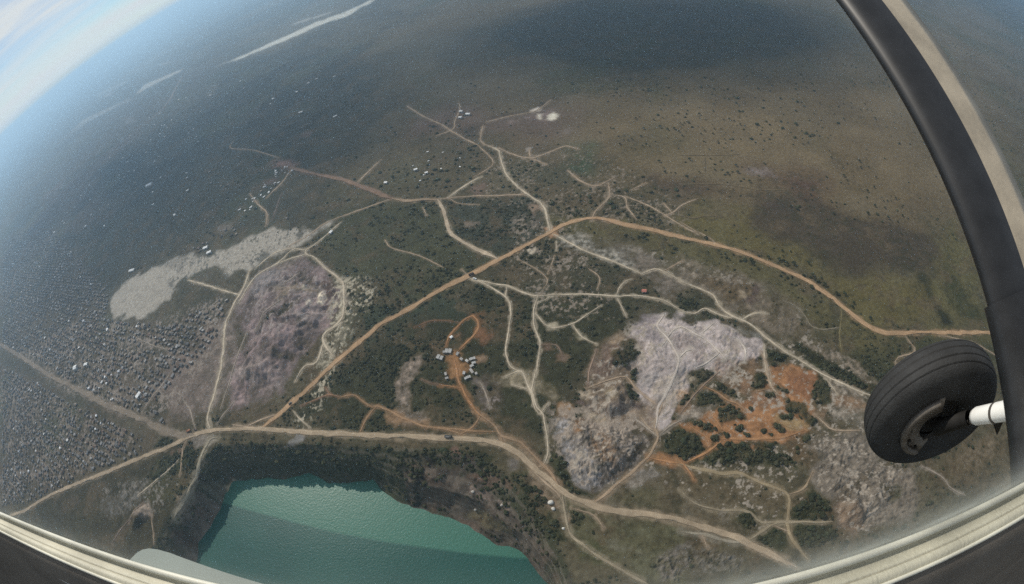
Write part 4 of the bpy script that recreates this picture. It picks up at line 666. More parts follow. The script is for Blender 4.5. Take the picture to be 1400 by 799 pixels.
def township():
    ax = atz(T('P', '100 530 190 575'), 0); u = ax[1] - ax[0]; u /= np.linalg.norm(u); v = np.array([-u[1], u[0]])
    pts = []
    for poly, keep, su, sv in ((T('P', '-40 470 -40 330 0 335 60 300 118 368 150 402 146 438 232 448 262 430 312 405 314 440 258 505 214 545 226 582 190 568 110 530 40 482'), .80, 7.4, 8.4), (T('P', '-60 490 0 500 60 528 150 577 212 604 186 624 120 646 60 682 -60 702'), .72, 7.0, 8.0),
                               (T('P', '225 380 262 340 330 300 400 285 408 296 330 318 262 352 230 385'), .3, 14, 18), (T('P', '318 290 360 240 395 215 420 225 380 260 350 290'), .35, 20, 26), (T('P', '40 330 110 230 190 180 330 160 420 220 340 280 220 340 140 380 70 330'), .16, 30, 36), (T('P', '60 260 150 170 260 110 300 130 180 200 100 300'), .1, 40, 55), (T('P', '480 240 560 190 640 200 640 250 540 262'), .03, 25, 30)):
        Gp = G(poly); c = Gp.mean(0); R = np.max(np.linalg.norm(Gp - c, axis=1)); nu, nv = int(R / su) + 1, int(R / sv) + 1
        I, J = np.meshgrid(np.arange(-nu, nu + 1), np.arange(-nv, nv + 1)); I, J = I.ravel(), J.ravel(); ln = 1 if su < 10 else 0; P = c + (I * su + ln * 3.5 * np.floor(I / 9))[:, None] * u + (J * sv + ln * 3.2 * np.floor(J / 3))[:, None] * v
        P = P + rng.uniform(-.32, .32, P.shape) * min(su, sv) * (1 if su < 16 else 2)
        P = P[inside(P, Gp)]; P = P[rng.uniform(0, 1, len(P)) < np.clip(keep * (1 + .9 * fbm(P[:, 0], P[:, 1], 48, 3, 530)), 0, 1)]; pts.append(P)
    P = np.vstack(pts); P = P[off_road(P, 4)]
    mud = G(T('ML', '440 450 490 378 640 290 780 240 920 215 1100 138 1340 120 1200 212 1060 280 930 330 740 352 620 470 500 495')); P = P[~inside(P, mud)]
    z = h_full(P[:, 0].copy(), P[:, 1].copy()); px = project(np.column_stack([P, z])); d = np.linalg.norm(np.column_stack([P, z]) - EYE, axis=1)
    vis = (px[:, 0] > 4) & (px[:, 1] < 705 + px[:, 0] * .35) & (px[:, 1] > 5)
    P, z, d = P[vis], z[vis], d[vis]; order = np.argsort(d); ang0 = math.atan2(u[1], u[0])
    names = list(ROOFS); wts = [.50, .14, .18, .18]
    var = {}
    for nme in names:
        for k, (a, b, g) in enumerate(((4.4, 3.0, False), (5.2, 3.6, False), (6.4, 4.2, True))):
            V, F_, c = shack_np(a, b, 2.0, ROOFS[nme], (.13, .105, .085), .5 if not g else .9, g); var[nme, k] = (V, F_, c, mesh_np('shack', V, F_, SHEET, c, link=False))
    SV, SF, SC, n0 = [], [], [], 0
    for q, i in enumerate(order):
        nme = random.choices(names, wts)[0]; k = random.randrange(3); V, F_, c, me = var[nme, k]
        a = ang0 + random.choice((0, 0, math.pi / 2)) + random.gauss(0, .2) + random.choice((0, math.pi)); s_ = random.uniform(.5, 1.1)
        if q < 295:
            o = bpy.data.objects.new('shack', me); C.objects.link(o); o.location = (P[i, 0], P[i, 1], z[i]); o.rotation_euler.z = a; o.scale = (s_, s_, 1)
            tag(o, 'tiny shack with a %s roof in the near rows of the crowded township' % nme, 'shack', 'shacks of the township with %s roofs' % nme)
        else:
            ca, sa = math.cos(a) * s_, math.sin(a) * s_; W_ = np.column_stack([P[i, 0] + V[:, 0] * ca - V[:, 1] * sa, P[i, 1] + V[:, 0] * sa + V[:, 1] * ca, z[i] + V[:, 2]])
            if random.random() < .03: c = np.where(np.arange(len(c))[:, None] >= len(c) - (12 if len(c) > 20 else 8), .55, .25) * np.ones((1, 3))
            SV.append(W_); SF.extend([tuple(t + n0 for t in f) for f in F_]); SC.append(c * random.uniform(.7, 1.3)); n0 += len(V)
    o = mesh_np('shacks', np.vstack(SV), SF, SHEET, np.vstack(SC)); tag(o, 'thousands of tiny tin-roofed shacks packed in rows across the far township', 'shacks', kind='stuff')
township()
def suburb():
    var = []
    for a, b in ((9, 6), (12, 6.5), (7.5, 5.5)):
        V, F_, c = shack_np(a, b, 2.8, (.74, .73, .70), (.4, .37, .33), 1.1, True); var.append(mesh_np('house', V, F_, SHEET, c, link=False))
    for n, poly, lab, s_ in ((46, '110 300 80 260 240 130 430 90 520 130 480 210 400 240 330 290 200 330', 'small white-roofed house glinting in the dark wooded suburb beyond the mud flat', .8), (26, '318 288 348 262 372 238 396 222 404 232 372 262 338 292', 'pale-roofed house along the red track above the mud flat', .48), (10, '565 205 610 190 640 225 600 245 560 250', 'small pale-roofed house scattered by the far bush tracks', .36), (22, '60 330 140 230 200 160 250 120 240 180 160 260 110 330', 'white-roofed house in the hazy far-left suburb', .9)):
        Gp = G(T('P', poly)); P = sample(n * 40, Gp)[:n]
        for x, y in P:
            o = bpy.data.objects.new('house', random.choice(var)); C.objects.link(o); o.location = (x, y, float(h_full(np.array([x]), np.array([y]))[0])); o.rotation_euler.z = random.choice((.3, 1.87)) + random.gauss(0, .25); k = s_ * random.uniform(.6, 1.15); o.scale = (k, k, k)
            tag(o, lab, 'house', lab.replace('house', 'houses'))
suburb()
WHITE = (.80, .79, .76)
def put(o, px, dz=0):
    x, y = G(np.array([px], float))[0]; o.location = (x, y, float(h_full(np.array([x]), np.array([y]))[0]) + dz); return o
def pang(a, b):
    q = G(np.array([a, b], float)); return math.atan2(q[1, 1] - q[0, 1], q[1, 0] - q[0, 0])
def building(px, px2, L_, W_, H_, label, cat='building', roof=WHITE, wall=(.45, .43, .4), group=None, name='building', gable=True):
    """gabled shed: walls with a dark doorway, sheet roof"""
    t = bpy.data.objects.new(name, None); C.objects.link(t); put(t, px); t.rotation_euler.z = pang(px, px2)
    V, F_, c = shack_np(L_, W_, H_, roof, wall, W_ * .16, gable); cut = 10 if gable else 8
    wf = [f for f in F_ if max(f) < cut]; rf = [tuple(i - cut for i in f) for f in F_ if max(f) >= cut]
    mesh_np('wall', V[:cut], wf, SHEET, c[:cut], parent=t); mesh_np('roof', V[cut:], rf, SHEET, c[cut:], parent=t)
    D = [(-.7, -W_ / 2 - .05, 0), (.7, -W_ / 2 - .05, 0), (.7, -W_ / 2 - .05, 2), (-.7, -W_ / 2 - .05, 2), (-.7, -W_ / 2 + .05, 0), (.7, -W_ / 2 + .05, 0), (.7, -W_ / 2 + .05, 2), (-.7, -W_ / 2 + .05, 2)]
    mesh_np('door', D, [(0, 1, 2, 3), (1, 5, 6, 2), (4, 0, 3, 7), (3, 2, 6, 7)], SHEET, [(.05, .045, .04)] * 8, parent=t)
    return tag(t, label, cat, group)
def pz(t, x, y): return tuple(T(t, '%f %f' % (x, y))[0])
building(pz('Z4', 522, 372), pz('Z4', 545, 360), 10, 9, 5, 'bright white square roof shining alone among the township shacks')
building(pz('Z4', 590, 346), pz('Z4', 615, 338), 11, 5, 3, 'low pale roof just beside the bright square white roof')
building(pz('Z4', 952, 560), pz('Z4', 962, 545), 10, 6, 4, 'white-roofed building nearest the end of the township road')
building(pz('Z3', 408, 200), pz('Z3', 420, 195), 10, 5.5, 3, 'white shed at the edge of the mud flat, the upper of two')
building(pz('Z3', 432, 232), pz('Z3', 444, 226), 9, 5.5, 3, 'white shed at the edge of the mud flat, the lower of two')
building(pz('ML', 535, 313), pz('ML', 550, 308), 17, 6, 3, 'long white roof at the far rim of the mud flat')
building(pz('TL', 606, 752), pz('TL', 616, 748), 24, 12, 5, 'large white roof alone in the shaded woodland suburb')
building(pz('TM', 490, 455), pz('TM', 500, 455), 6.5, 4.5, 3, 'white house in the cluster near the far pale pools, the small upper one', group='white houses by the pools')
building(pz('TM', 518, 466), pz('TM', 530, 466), 8.5, 5, 3, 'white house in the cluster near the far pale pools, the wide one on the right', group='white houses by the pools')
building(pz('TM', 487, 480), pz('TM', 495, 480), 6, 4, 3, 'white house in the cluster near the far pale pools, the small lower one', group='white houses by the pools')
building(pz('TM', 307, 691), pz('TM', 317, 688), 5.5, 4, 3, 'white roof alone left of the short track with the red bare patch'); building(pz('TM', 350, 703), pz('TM', 360, 700), 4.5, 3.5, 2.6, 'small pale roof just right of the lone white roof'); building(pz('TM', 186, 743), pz('TM', 196, 743), 5, 3.6, 2.6, 'small white roof in the dark scrub beside the reddish road')
building(pz('Z3', 1262, 95), pz('Z3', 1270, 85), 5, 4, 2.6, 'small white hut beside the pale track at the top of the mud flat'); building(pz('MM', 1230, 398), pz('MM', 1240, 398), 4.5, 3.4, 2.4, 'small red-roofed hut beside the long pale track', roof=(.42, .16, .12)); building(pz('Z5', 387, 212), pz('Z5', 395, 205), 2.6, 2.2, 2, 'tiny white hut beside the loop of orange track')
# the diggings camp: cabins round a yard of orange earth
CAMP = [(355, 306, 368, 250, 6.4, 3.6, 'tall white cabin at the head of the orange yard, left of a close pair'), (379, 307, 392, 252, 6.4, 3.6, 'tall white cabin at the head of the orange yard, right of a close pair'), (298, 346, 318, 306, 6.6, 3.4, 'white slanting cabin farthest out on the left of the orange yard'), (320, 354, 340, 314, 6.0, 3.2, 'white slanting cabin next to the outermost one left of the yard'),
        (337, 313, 347, 280, 3, 2.4, 'small pale cabin squeezed beside the tall pair'), (430, 326, 445, 300, 5, 2.8, 'grey cabin where the loop track enters the yard'), (456, 362, 480, 380, 4, 2.6, 'small grey cabin on the upper right of the yard'), (494, 374, 520, 395, 4.5, 2.6, 'grey cabin between the small cabin and the long white one'), (530, 359, 560, 350, 8.5, 2.8, 'long white cabin standing beyond the right side of the yard'),
        (540, 387, 570, 380, 5, 2.4, 'pale cabin just below the long white one'), (527, 408, 550, 395, 5, 2.6, 'dull cabin two below the long white one'), (525, 443, 545, 470, 8, 2.6, 'long tilted cabin on the lower right of the yard'), (557, 460, 570, 480, 3, 2.4, 'small pale cabin past the end of the tilted one'), (474, 456, 480, 430, 4.5, 2.6, 'white cabin at the lower edge of the yard, upper of three'), (490, 492, 510, 480, 5, 2.6, 'white cabin at the lower edge of the yard, lowest of three'), (508, 484, 528, 478, 4, 2.6, 'white cabin at the lower edge of the yard, rightmost of three'), (349, 463, 360, 500, 4.5, 2.2, 'pale cabin on the lower left of the yard'), (357, 492, 375, 485, 4, 2.2, 'small pale cabin at the foot of the yard on its left')]
for x, y, x2, y2, l_, w_, lab in CAMP:
    building(pz('Z5', x, y), pz('Z5', x2, y2), l_ * .68, w_ * .72, 2.0, lab, 'cabin', (.38, .37, .35) if 'white' in lab else (.30, .285, .27), (.35, .33, .3), 'cabins of the diggings camp', 'site_cabin', gable=False)

# ================================================================== VEHICLES AND STONES
def box(V0, V1): 
    (a, b, c), (d, e, f) = V0, V1
    return [(a, b, c), (d, b, c), (d, e, c), (a, e, c), (a, b, f), (d, b, f), (d, e, f), (a, e, f)], [(3, 2, 1, 0), (4, 5, 6, 7), (0, 1, 5, 4), (1, 2, 6, 5), (2, 3, 7, 6), (3, 0, 4, 7)]
PAINT = attr_mat('worn_paint', .45, .15, 3)
def vehicle(px, px2, body, cabc, label, kind='truck', L_=7.0, W_=2.4):
    t = bpy.data.objects.new(kind, None); C.objects.link(t); put(t, px, .45); t.rotation_euler.z = pang(px, px2)
    def part(n, V, F_, c): return mesh_np(n, V, F_, PAINT, np.tile(c, (len(V), 1)), parent=t)
    h = W_ / 2
    if kind == 'truck':
        part('chassis', *box((-L_ / 2, -h * .6, .6), (L_ / 2, h * .6, .85)), (.03, .03, .03))
        V, F_ = box((-L_ / 2, -h, .9), (L_ * .18, h, 2.1)); i = len(V)                                        # open tipper body with raised rim
        V += [(-L_ / 2 + .15, -h + .15, 2.1), (L_ * .18 - .15, -h + .15, 2.1), (L_ * .18 - .15, h - .15, 2.1), (-L_ / 2 + .15, h - .15, 2.1), (-L_ / 2 + .3, -h + .3, 1.5), (L_ * .18 - .3, -h + .3, 1.5), (L_ * .18 - .3, h - .3, 1.5), (-L_ / 2 + .3, h - .3, 1.5)]
        F_ = F_[:1] + F_[2:] + [(4, 5, 9, 8), (5, 6, 10, 9), (6, 7, 11, 10), (7, 4, 8, 11), (8, 9, 13, 12), (9, 10, 14, 13), (10, 11, 15, 14), (11, 8, 12, 15), (12, 13, 14, 15)]
        part('tipper_body', V, F_, body)
        V, F_ = box((L_ * .22, -h * .96, .7), (L_ / 2, h * .96, 2.5)); V[5] = (L_ / 2 - .35, -h * .9, 2.5); V[6] = (L_ / 2 - .35, h * .9, 2.5); part('cab', V, F_, cabc)
        part('windscreen', [(L_ / 2 - .06, -h * .8, 1.55), (L_ / 2 - .06, h * .8, 1.55), (L_ / 2 - .28, h * .8, 2.35), (L_ / 2 - .28, -h * .8, 2.35), (L_ / 2 - .02, -h * .8, 1.57), (L_ / 2 - .02, h * .8, 1.57), (L_ / 2 - .24, h * .8, 2.37), (L_ / 2 - .24, -h * .8, 2.37)], box((0, 0, 0), (1, 1, 1))[1], (.02, .025, .03))
        wx = (-L_ * .36, -L_ * .18, L_ * .34)
    else:
        V, F_ = box((-L_ / 2, -h, .45), (L_ / 2, h, 1.05)); part('body', V, F_, body)
        V, F_ = box((-L_ * .36, -h * .9, 1.05), (L_ * .22, h * .9, 1.65)); V[4] = (-L_ * .26, -h * .78, 1.65); V[7] = (-L_ * .26, h * .78, 1.65); V[5] = (L_ * .1, -h * .78, 1.65); V[6] = (L_ * .1, h * .78, 1.65); part('cabin', V, F_, cabc)
        wx = (-L_ * .3, L_ * .32)
    r = .5 if kind == 'truck' else .34
    for x in wx:
        for sg in (-1, 1):
            an = np.arange(14) * 2 * math.pi / 14; V = [(x + r * math.cos(a), sg * (h - .28 * q), r + r * math.sin(a)) for q in (0, 1) for a in an]
            part('wheel', V, [(i, (i + 1) % 14, 14 + (i + 1) % 14, 14 + i) for i in range(14)] + [list(range(14))[::-1], list(range(14, 28))], (.02, .02, .02))
    return tag(t, label, kind)
vehicle(pz('Z6', 268, 42), pz('Z6', 340, 46), (.12, .12, .115), (.05, .05, .05), 'dark tipper truck driving on the dirt road above the green lake')
vehicle(pz('BL', 768, 178), pz('BL', 800, 168), (.30, .12, .05), (.34, .15, .07), 'rust-red truck where the township road meets the dirt road')
vehicle(pz('BL', 794, 172), pz('BL', 830, 168), (.15, .08, .05), (.05, .05, .05), 'dark car just ahead of the rust-red truck', 'car', 4.4, 1.8)
vehicle(pz('BL', 1180, 66), pz('BL', 1220, 30), (.04, .04, .045), (.03, .03, .03), 'small dark car climbing the straight orange dirt road', 'car', 4.6, 1.9)
vehicle(pz('MM', 532, 330), pz('MM', 560, 318), (.06, .045, .04), (.05, .04, .04), 'dark truck on the orange road where the pale tracks branch off', 'truck', 6.5, 2.3)
vehicle(pz('MM', 545, 346), pz('MM', 560, 350), (.7, .69, .66), (.6, .6, .58), 'white car parked at the branching of the pale tracks', 'car', 4.4, 1.8)
STONE = attr_mat('pale_stone', .9, .2, 1.2)
def boulder(px, r, label, c=(.55, .52, .46)):
    V, F_ = ico(2); g = np.random.default_rng(int(px[0] * 7)); V = V * (1 + .25 * fbm(V[:, 0] * 1 + px[0], V[:, 1] + V[:, 2] * .7, .8, 3, int(px[1])))[:, None] * np.array([r, r * .8, r * .6])
    o = mesh_np('boulder', V, F_, STONE, np.tile(c, (len(V), 1)), True); put(o, px, r * .25); tag(o, label, 'boulder', 'pale boulders by the pit')
boulder(pz('Z6', 965, 488), 2.6, 'largest white boulder at the fork of the dirt road above the pit'); boulder(pz('Z6', 981, 530), 1.8, 'white boulder just below the largest one by the road fork'); boulder(pz('Z6', 1050, 663), 1.4, 'small pale boulder lowest beside the track into the pit')
boulder(pz('Z6', 432, 412), 1.8, 'pale boulder on the pit ledge above the water', (.4, .37, .33)); boulder(pz('Z6', 630, 505), 1.5, 'pale boulder at the lower end of the red ledge', (.42, .38, .33)); boulder(pz('Z6', 450, 535), 1.5, 'pale boulder close to the waterline', (.35, .33, .3))

# ================================================================== CLOUDS that shade parts of the plain
def clouds():
    m, nt, out = newmat('cloud'); df = N(nt, 'ShaderNodeBsdfDiffuse'); df.inputs[0].default_value = (.9, .9, .9, 1); tl = N(nt, 'ShaderNodeBsdfTranslucent'); tl.inputs[0].default_value = (.9, .9, .9, 1)
    mx = N(nt, 'ShaderNodeMixShader'); mx.inputs[0].default_value = .5; L(nt, df.outputs[0], mx.inputs[1]); L(nt, tl.outputs[0], mx.inputs[2])
    tr = N(nt, 'ShaderNodeBsdfTransparent'); lw = N(nt, 'ShaderNodeLayerWeight'); lw.inputs[0].default_value = .35
    tx = N(nt, 'ShaderNodeTexCoord'); nz = N(nt, 'ShaderNodeTexNoise'); nz.inputs['Scale'].default_value = .004; nz.inputs['Detail'].default_value = 6; L(nt, tx.outputs['Object'], nz.inputs['Vector'])
    ad = N(nt, 'ShaderNodeMath', operation='ADD'); L(nt, lw.outputs['Facing'], ad.inputs[0]); L(nt, nz.outputs[0], ad.inputs[1])
    mr = N(nt, 'ShaderNodeMapRange'); mr.inputs[1].default_value = .45; mr.inputs[2].default_value = 1.25; mr.inputs[3].default_value = .79; mr.inputs[4].default_value = 1; L(nt, ad.outputs[0], mr.inputs[0])
    m2 = N(nt, 'ShaderNodeMixShader'); L(nt, mr.outputs[0], m2.inputs[0]); L(nt, mx.outputs[0], m2.inputs[1]); L(nt, tr.outputs[0], m2.inputs[2]); L(nt, m2.outputs[0], out.inputs[0])
    V0, F0 = ico(3); AV, AF, n0 = [], [], 0; H = 2600.0; g = np.random.default_rng(5)
    sh = np.array([SUND.x, SUND.y]) / SUND.z * H
    for poly, n, r in ((T('P', '110 330 70 270 230 130 440 90 540 120 560 170 470 260 330 290 200 320'), 18, 240), (T('P', '630 70 640 50 800 20 1000 10 1050 35 1020 60 880 75'), 12, 330)):
        Gp = atz(poly, 0); P = sample(n * 12, Gp)[:n]
        for x, y in P:
            k = r * g.uniform(.6, 1.3); q = V0 * (1 + .22 * fbm(V0[:, 0] + x, V0[:, 1] + V0[:, 2], .7, 3, 3))[:, None] * np.array([k * g.uniform(.9, 1.6), k, k * .35]) + np.array([x + sh[0], y + sh[1], H + g.uniform(-60, 60)])
            AV.append(q); AF.append(F0 + n0); n0 += len(q)
    o = mesh_np('clouds', np.vstack(AV), np.vstack(AF), m, None, True); tag(o, 'broken white clouds drifting above the plain', 'clouds', kind='stuff')
clouds()

# ================================================================== AIRCRAFT
# axes of the aircraft: AU along the cabin wall, AO out through the window, z up; the lens is the origin
AU = np.array([.98632, -.16485, 0]); AO = np.array([.16485, .98632, 0]); Z3 = np.array([0, 0, 1.])
craft = bpy.data.objects.new('aircraft', None); C.objects.link(craft); craft.location = EYE + (0, 0, -1.7)
tag(craft, 'small aircraft seen from its own cabin, pale window sill, dark strut and black wheel', 'aircraft')
BASE = np.array(craft.location)
def AC(s_, o_, z_): return np.asarray(s_)[..., None] * AU + np.asarray(o_)[..., None] * AO + np.asarray(z_)[..., None] * Z3 + EYE - BASE
def at_o(px, o_):
    """photo pixel -> aircraft coordinates (s, o, z) on the upright plane O metres out from the lens"""
    d = rays(np.array([px], float))[0]; t = o_ / (d @ AO); return np.array([t * (d @ AU), o_, t * d[2]])
def grid_part(name, P, mat, parent=craft, closed=(False, False), smooth=True, col=None):
    m, n = P.shape[:2]; ii = np.arange(m * n).reshape(m, n)
    a = ii if closed[0] else ii[:-1]; b = np.roll(ii, -1, 0) if closed[0] else ii[1:]
    c = lambda q: (q, np.roll(q, -1, 1)) if closed[1] else (q[:, :-1], q[:, 1:])
    a0, a1 = c(a); b0, b1 = c(b)
    return mesh_np(name, P.reshape(-1, 3), np.stack([a0, a1, b1, b0], -1).reshape(-1, 4), mat, col, smooth, parent)
SILL_Z, PANE_O = -.455, .0555
def trim_mat(name, col, bump, bs, rough):
    m, nt, out = newmat(name); p = N(nt, 'ShaderNodeBsdfPrincipled'); p.inputs['Roughness'].default_value = rough; p.inputs['Specular IOR Level'].default_value = .35
    tx = N(nt, 'ShaderNodeTexCoord'); mp = N(nt, 'ShaderNodeMapping'); mp.inputs['Rotation'].default_value = (0, 0, math.radians(9.5)); mp.inputs['Scale'].default_value = (1, .45, 1); L(nt, tx.outputs['Object'], mp.inputs[0])
    n1 = N(nt, 'ShaderNodeTexNoise'); n1.inputs['Scale'].default_value = bs; n1.inputs['Detail'].default_value = 4; n1.inputs['Distortion'].default_value = .4; L(nt, mp.outputs[0], n1.inputs['Vector'])
    n2 = N(nt, 'ShaderNodeTexNoise'); n2.inputs['Scale'].default_value = 9; n2.inputs['Detail'].default_value = 7; L(nt, tx.outputs['Object'], n2.inputs['Vector'])
    r = N(nt, 'ShaderNodeValToRGB'); r.color_ramp.elements[0].position = .35; r.color_ramp.elements[1].position = .62; r.color_ramp.elements[0].color = [c * .78 for c in col] + [1]; r.color_ramp.elements[1].color = list(col) + [1]
    L(nt, n2.outputs[0], r.inputs[0]); L(nt, r.outputs[0], p.inputs['Base Color'])
    b = N(nt, 'ShaderNodeBump'); b.inputs['Strength'].default_value = bump; b.inputs['Distance'].default_value = .0015; L(nt, n1.outputs[0], b.inputs['Height']); L(nt, b.outputs[0], p.inputs['Normal']); L(nt, p.outputs[0], out.inputs[0]); return m
TRIM = trim_mat('grained_trim', (.64, .62, .50), 1.0, 170, .55); BEAD = trim_mat('seal_bead', (.80, .79, .68), .15, 200, .4); LINING = trim_mat('cabin_lining', (.24, .21, .175), .3, 400, .8)
def window():
    # loop of the window opening in the cabin wall: (s, height over the sill, bow of the wall)
    s0, s1, top, rc = -1.5, .92, .86, .16; P = []
    for s_ in np.concatenate([np.linspace(s0 + rc, s1 - rc, 60)]): P.append((s_, 0.0, 0, -1))
    for a in np.linspace(-90, 0, 9)[1:]: P.append((s1 - rc + rc * math.cos(math.radians(a)), rc + rc * math.sin(math.radians(a)), math.cos(math.radians(a)), math.sin(math.radians(a))))
    for a in np.linspace(0, 90, 9): P.append((s1 - rc + rc * math.cos(math.radians(a)), top - rc + rc * math.sin(math.radians(a)), math.cos(math.radians(a)), math.sin(math.radians(a))))
    for a in np.linspace(90, 180, 9): P.append((s0 + rc + rc * math.cos(math.radians(a)), top - rc + rc * math.sin(math.radians(a)), math.cos(math.radians(a)), math.sin(math.radians(a))))
    for a in np.linspace(180, 270, 9)[:-1]: P.append((s0 + rc + rc * math.cos(math.radians(a)), rc + rc * math.sin(math.radians(a)), math.cos(math.radians(a)), math.sin(math.radians(a))))
    P = np.array(P); bow = .0062 - .031 * np.clip(P[:, 0] + .28, -1, .9) ** 2
    def sweep(prof):
        """prof: (inward, away from the opening)"""
        q = np.asarray(prof); s_ = P[:, 0, None] + P[:, 2, None] * q[None, :, 1]; z_ = SILL_Z + P[:, 1, None] + P[:, 3, None] * q[None, :, 1]
        return AC(s_, PANE_O - .0045 + bow[:, None] - q[None, :, 0], z_)
    f = grid_part('window_frame', sweep([(.0042, .0045), (.0075, .0082), (.0125, .0080), (.018, .0034), (.0212, .0016), (.0222, .0034), (.0232, .0012), (.027, -.0012), (.031, -.0010), (.0345, .0012)]), TRIM, closed=(True, False))
    a = np.linspace(-40, 230, 16); bead = [(.0005 + .0042 * math.cos(math.radians(x)), .0028 - .0042 * math.sin(math.radians(x))) for x in a[::-1]]
    grid_part('seal', sweep(bead), BEAD, f, (True, False))
    a = np.linspace(-80, 210, 12); lip = [(.0365 + .0024 * math.cos(math.radians(x)), .0016 - .0024 * math.sin(math.radians(x))) for x in a[::-1]]
    grid_part('lip', sweep(lip), BEAD, f, (True, False))
    grid_part('cabin_wall', sweep([(.0375, .003), (.042, .006), (.050, .014), (.060, .028), (.072, .055), (.085, .11), (.10, .2), (.16, .32), (.34, .42), (.7, .5), (1.3, .55)]), LINING, closed=(True, False))
    # clear pane
    m, nt, out = newmat('clear_pane'); tr = N(nt, 'ShaderNodeBsdfTransparent'); L(nt, tr.outputs[0], out.inputs[0])
    ring = AC(P[:, 0], PANE_O + bow, SILL_Z + P[:, 1]); mesh_np('window_pane', ring, [list(range(len(ring)))], m, parent=craft)
    # dust and scratches gathered along the lower edge of the pane
    m, nt, out = newmat('dust_on_pane'); df = N(nt, 'ShaderNodeBsdfDiffuse'); df.inputs[0].default_value = (.62, .64, .58, 1); tl = N(nt, 'ShaderNodeBsdfTranslucent'); tl.inputs[0].default_value = (.62, .64, .58, 1)
    mx = N(nt, 'ShaderNodeMixShader'); mx.inputs[0].default_value = .6; L(nt, df.outputs[0], mx.inputs[1]); L(nt, tl.outputs[0], mx.inputs[2]); tr = N(nt, 'ShaderNodeBsdfTransparent')
    at = N(nt, 'ShaderNodeAttribute'); at.attribute_name = 'albedo'; tx = N(nt, 'ShaderNodeTexCoord'); nz = N(nt, 'ShaderNodeTexNoise'); nz.inputs['Scale'].default_value = 14; nz.inputs['Detail'].default_value = 8; L(nt, tx.outputs['Object'], nz.inputs['Vector'])
    mr = N(nt, 'ShaderNodeMapRange'); mr.inputs[1].default_value = .2; mr.inputs[2].default_value = .8; mr.inputs[3].default_value = .6; mr.inputs[4].default_value = 1.35; L(nt, nz.outputs[0], mr.inputs[0])
    mu = N(nt, 'ShaderNodeMath', operation='MULTIPLY'); L(nt, at.outputs['Fac'], mu.inputs[0]); L(nt, mr.outputs[0], mu.inputs[1]); m2 = N(nt, 'ShaderNodeMixShader'); L(nt, mu.outputs[0], m2.inputs[0]); L(nt, tr.outputs[0], m2.inputs[1]); L(nt, mx.outputs[0], m2.inputs[2]); L(nt, m2.outputs[0], out.inputs[0])
    s_ = np.linspace(-1.3, .74, 90); h = np.linspace(-.02, .20, 15); sm, hm = np.meshgrid(s_, h, indexing='ij'); b = .0062 - .031 * (sm + .28) ** 2
    amt = np.interp(hm, [0, .02, .07, .13, .2], [.62, .48, .22, .07, 0]) * np.interp(sm, [-1.3, -.5, 0, .3, .7], [.28, .30, .8, 1.0, 1.0])
    grid_part('pane_dust', AC(sm, PANE_O + .0015 + b, SILL_Z + hm), m, col=np.repeat(amt.reshape(-1, 1), 3, 1))
window()
BLACK = plain('black_paint', (.016, .017, .019), .42, .3, 14, spec=.45); BEIGE = plain('weathered_beige_paint', (.40, .34, .25), .5, .22, 7, spec=.4, bump=.15, bscale=40)
WHITEP = plain('white_paint', (.78, .78, .75), .35, .06, 12, spec=.5); RUBBER = plain('tyre_rubber', (.030, .031, .032), .75, .3, 9, spec=.3, bump=.3, bscale=90); STEEL = plain('dull_steel', (.14, .125, .11), .5, .25, 30, metal=.4); DARK = plain('grimy_black_metal', (.02, .019, .018), .6, .3, 20, metal=.2)
def strut():
    A_ = at_o((1145, 0), 1.62); B_ = at_o((1357, 435), .541); dirn = (A_ - B_) / np.linalg.norm(A_ - B_)
    A2 = at_o((1193, 0), 1.62); chord = A2 - A_; wd = np.linalg.norm(chord - dirn * (chord @ dirn)); ch = chord - dirn * (chord @ dirn); ch /= np.linalg.norm(ch); th = np.cross(dirn, ch)
    def foil(k, thick): return [(a * k, t * thick) for a, t in ((2.1, 0), (1.75, .3), (1.2, .7), (1.0, .86), (.7, 1.0), (.4, .95), (.2, .74), (.08, .48), (.02, .24), (0, 0), (.02, -.24), (.08, -.48), (.2, -.74), (.4, -.95), (.7, -1), (1.0, -.86), (1.2, -.7), (1.75, -.3))]
    def loft(name, sec, t0, t1, mat, k0=1, k1=1, n=12):
        P = []
        for t in np.linspace(0, 1, n):
            c = B_ + dirn * (t0 + (t1 - t0) * t); kk = k0 + (k1 - k0) * t
            P.append([AC(*(c + ch * (a * kk) + th * (b * kk))) for a, b in sec])
        return grid_part(name, np.array(P), mat, closed=(False, True))
    sec = foil(wd, .052)
    loft('wing_strut', [(a, b * .985) if a > wd else (a + (wd - a) * .02, b * .97) for a, b in sec], .0, 4.2, BEIGE)
    bo = [(a, b) for a, b in sec if a <= wd * 1.001]
    P = []
    for t in np.linspace(0.0, 4.2, 12): P.append([AC(*(B_ + dirn * t + ch * a + th * b)) for a, b in bo])
    grid_part('strut_boot', np.array(P), BLACK)
    loft('strut_fairing', [(a * 1.25 - .012, b * 1.45) for a, b in sec], .035, -.62, BLACK, 1, 1.25)
strut()
def tube(name, pts, rad, mat, parent=craft, n=20):
    pts = np.asarray(pts, float); t = np.gradient(pts, axis=0); t /= np.linalg.norm(t, axis=1)[:, None]; P = []
    for p, d, r in zip(pts, t, rad):
        e = np.cross(d, [.9, .1, .2]); e /= np.linalg.norm(e); f = np.cross(d, e); an = np.arange(n) * 2 * math.pi / n
        P.append([AC(*(p + r * (math.cos(a) * e + math.sin(a) * f))) for a in an])
    return grid_part(name, np.array(P), mat, parent, (False, True))
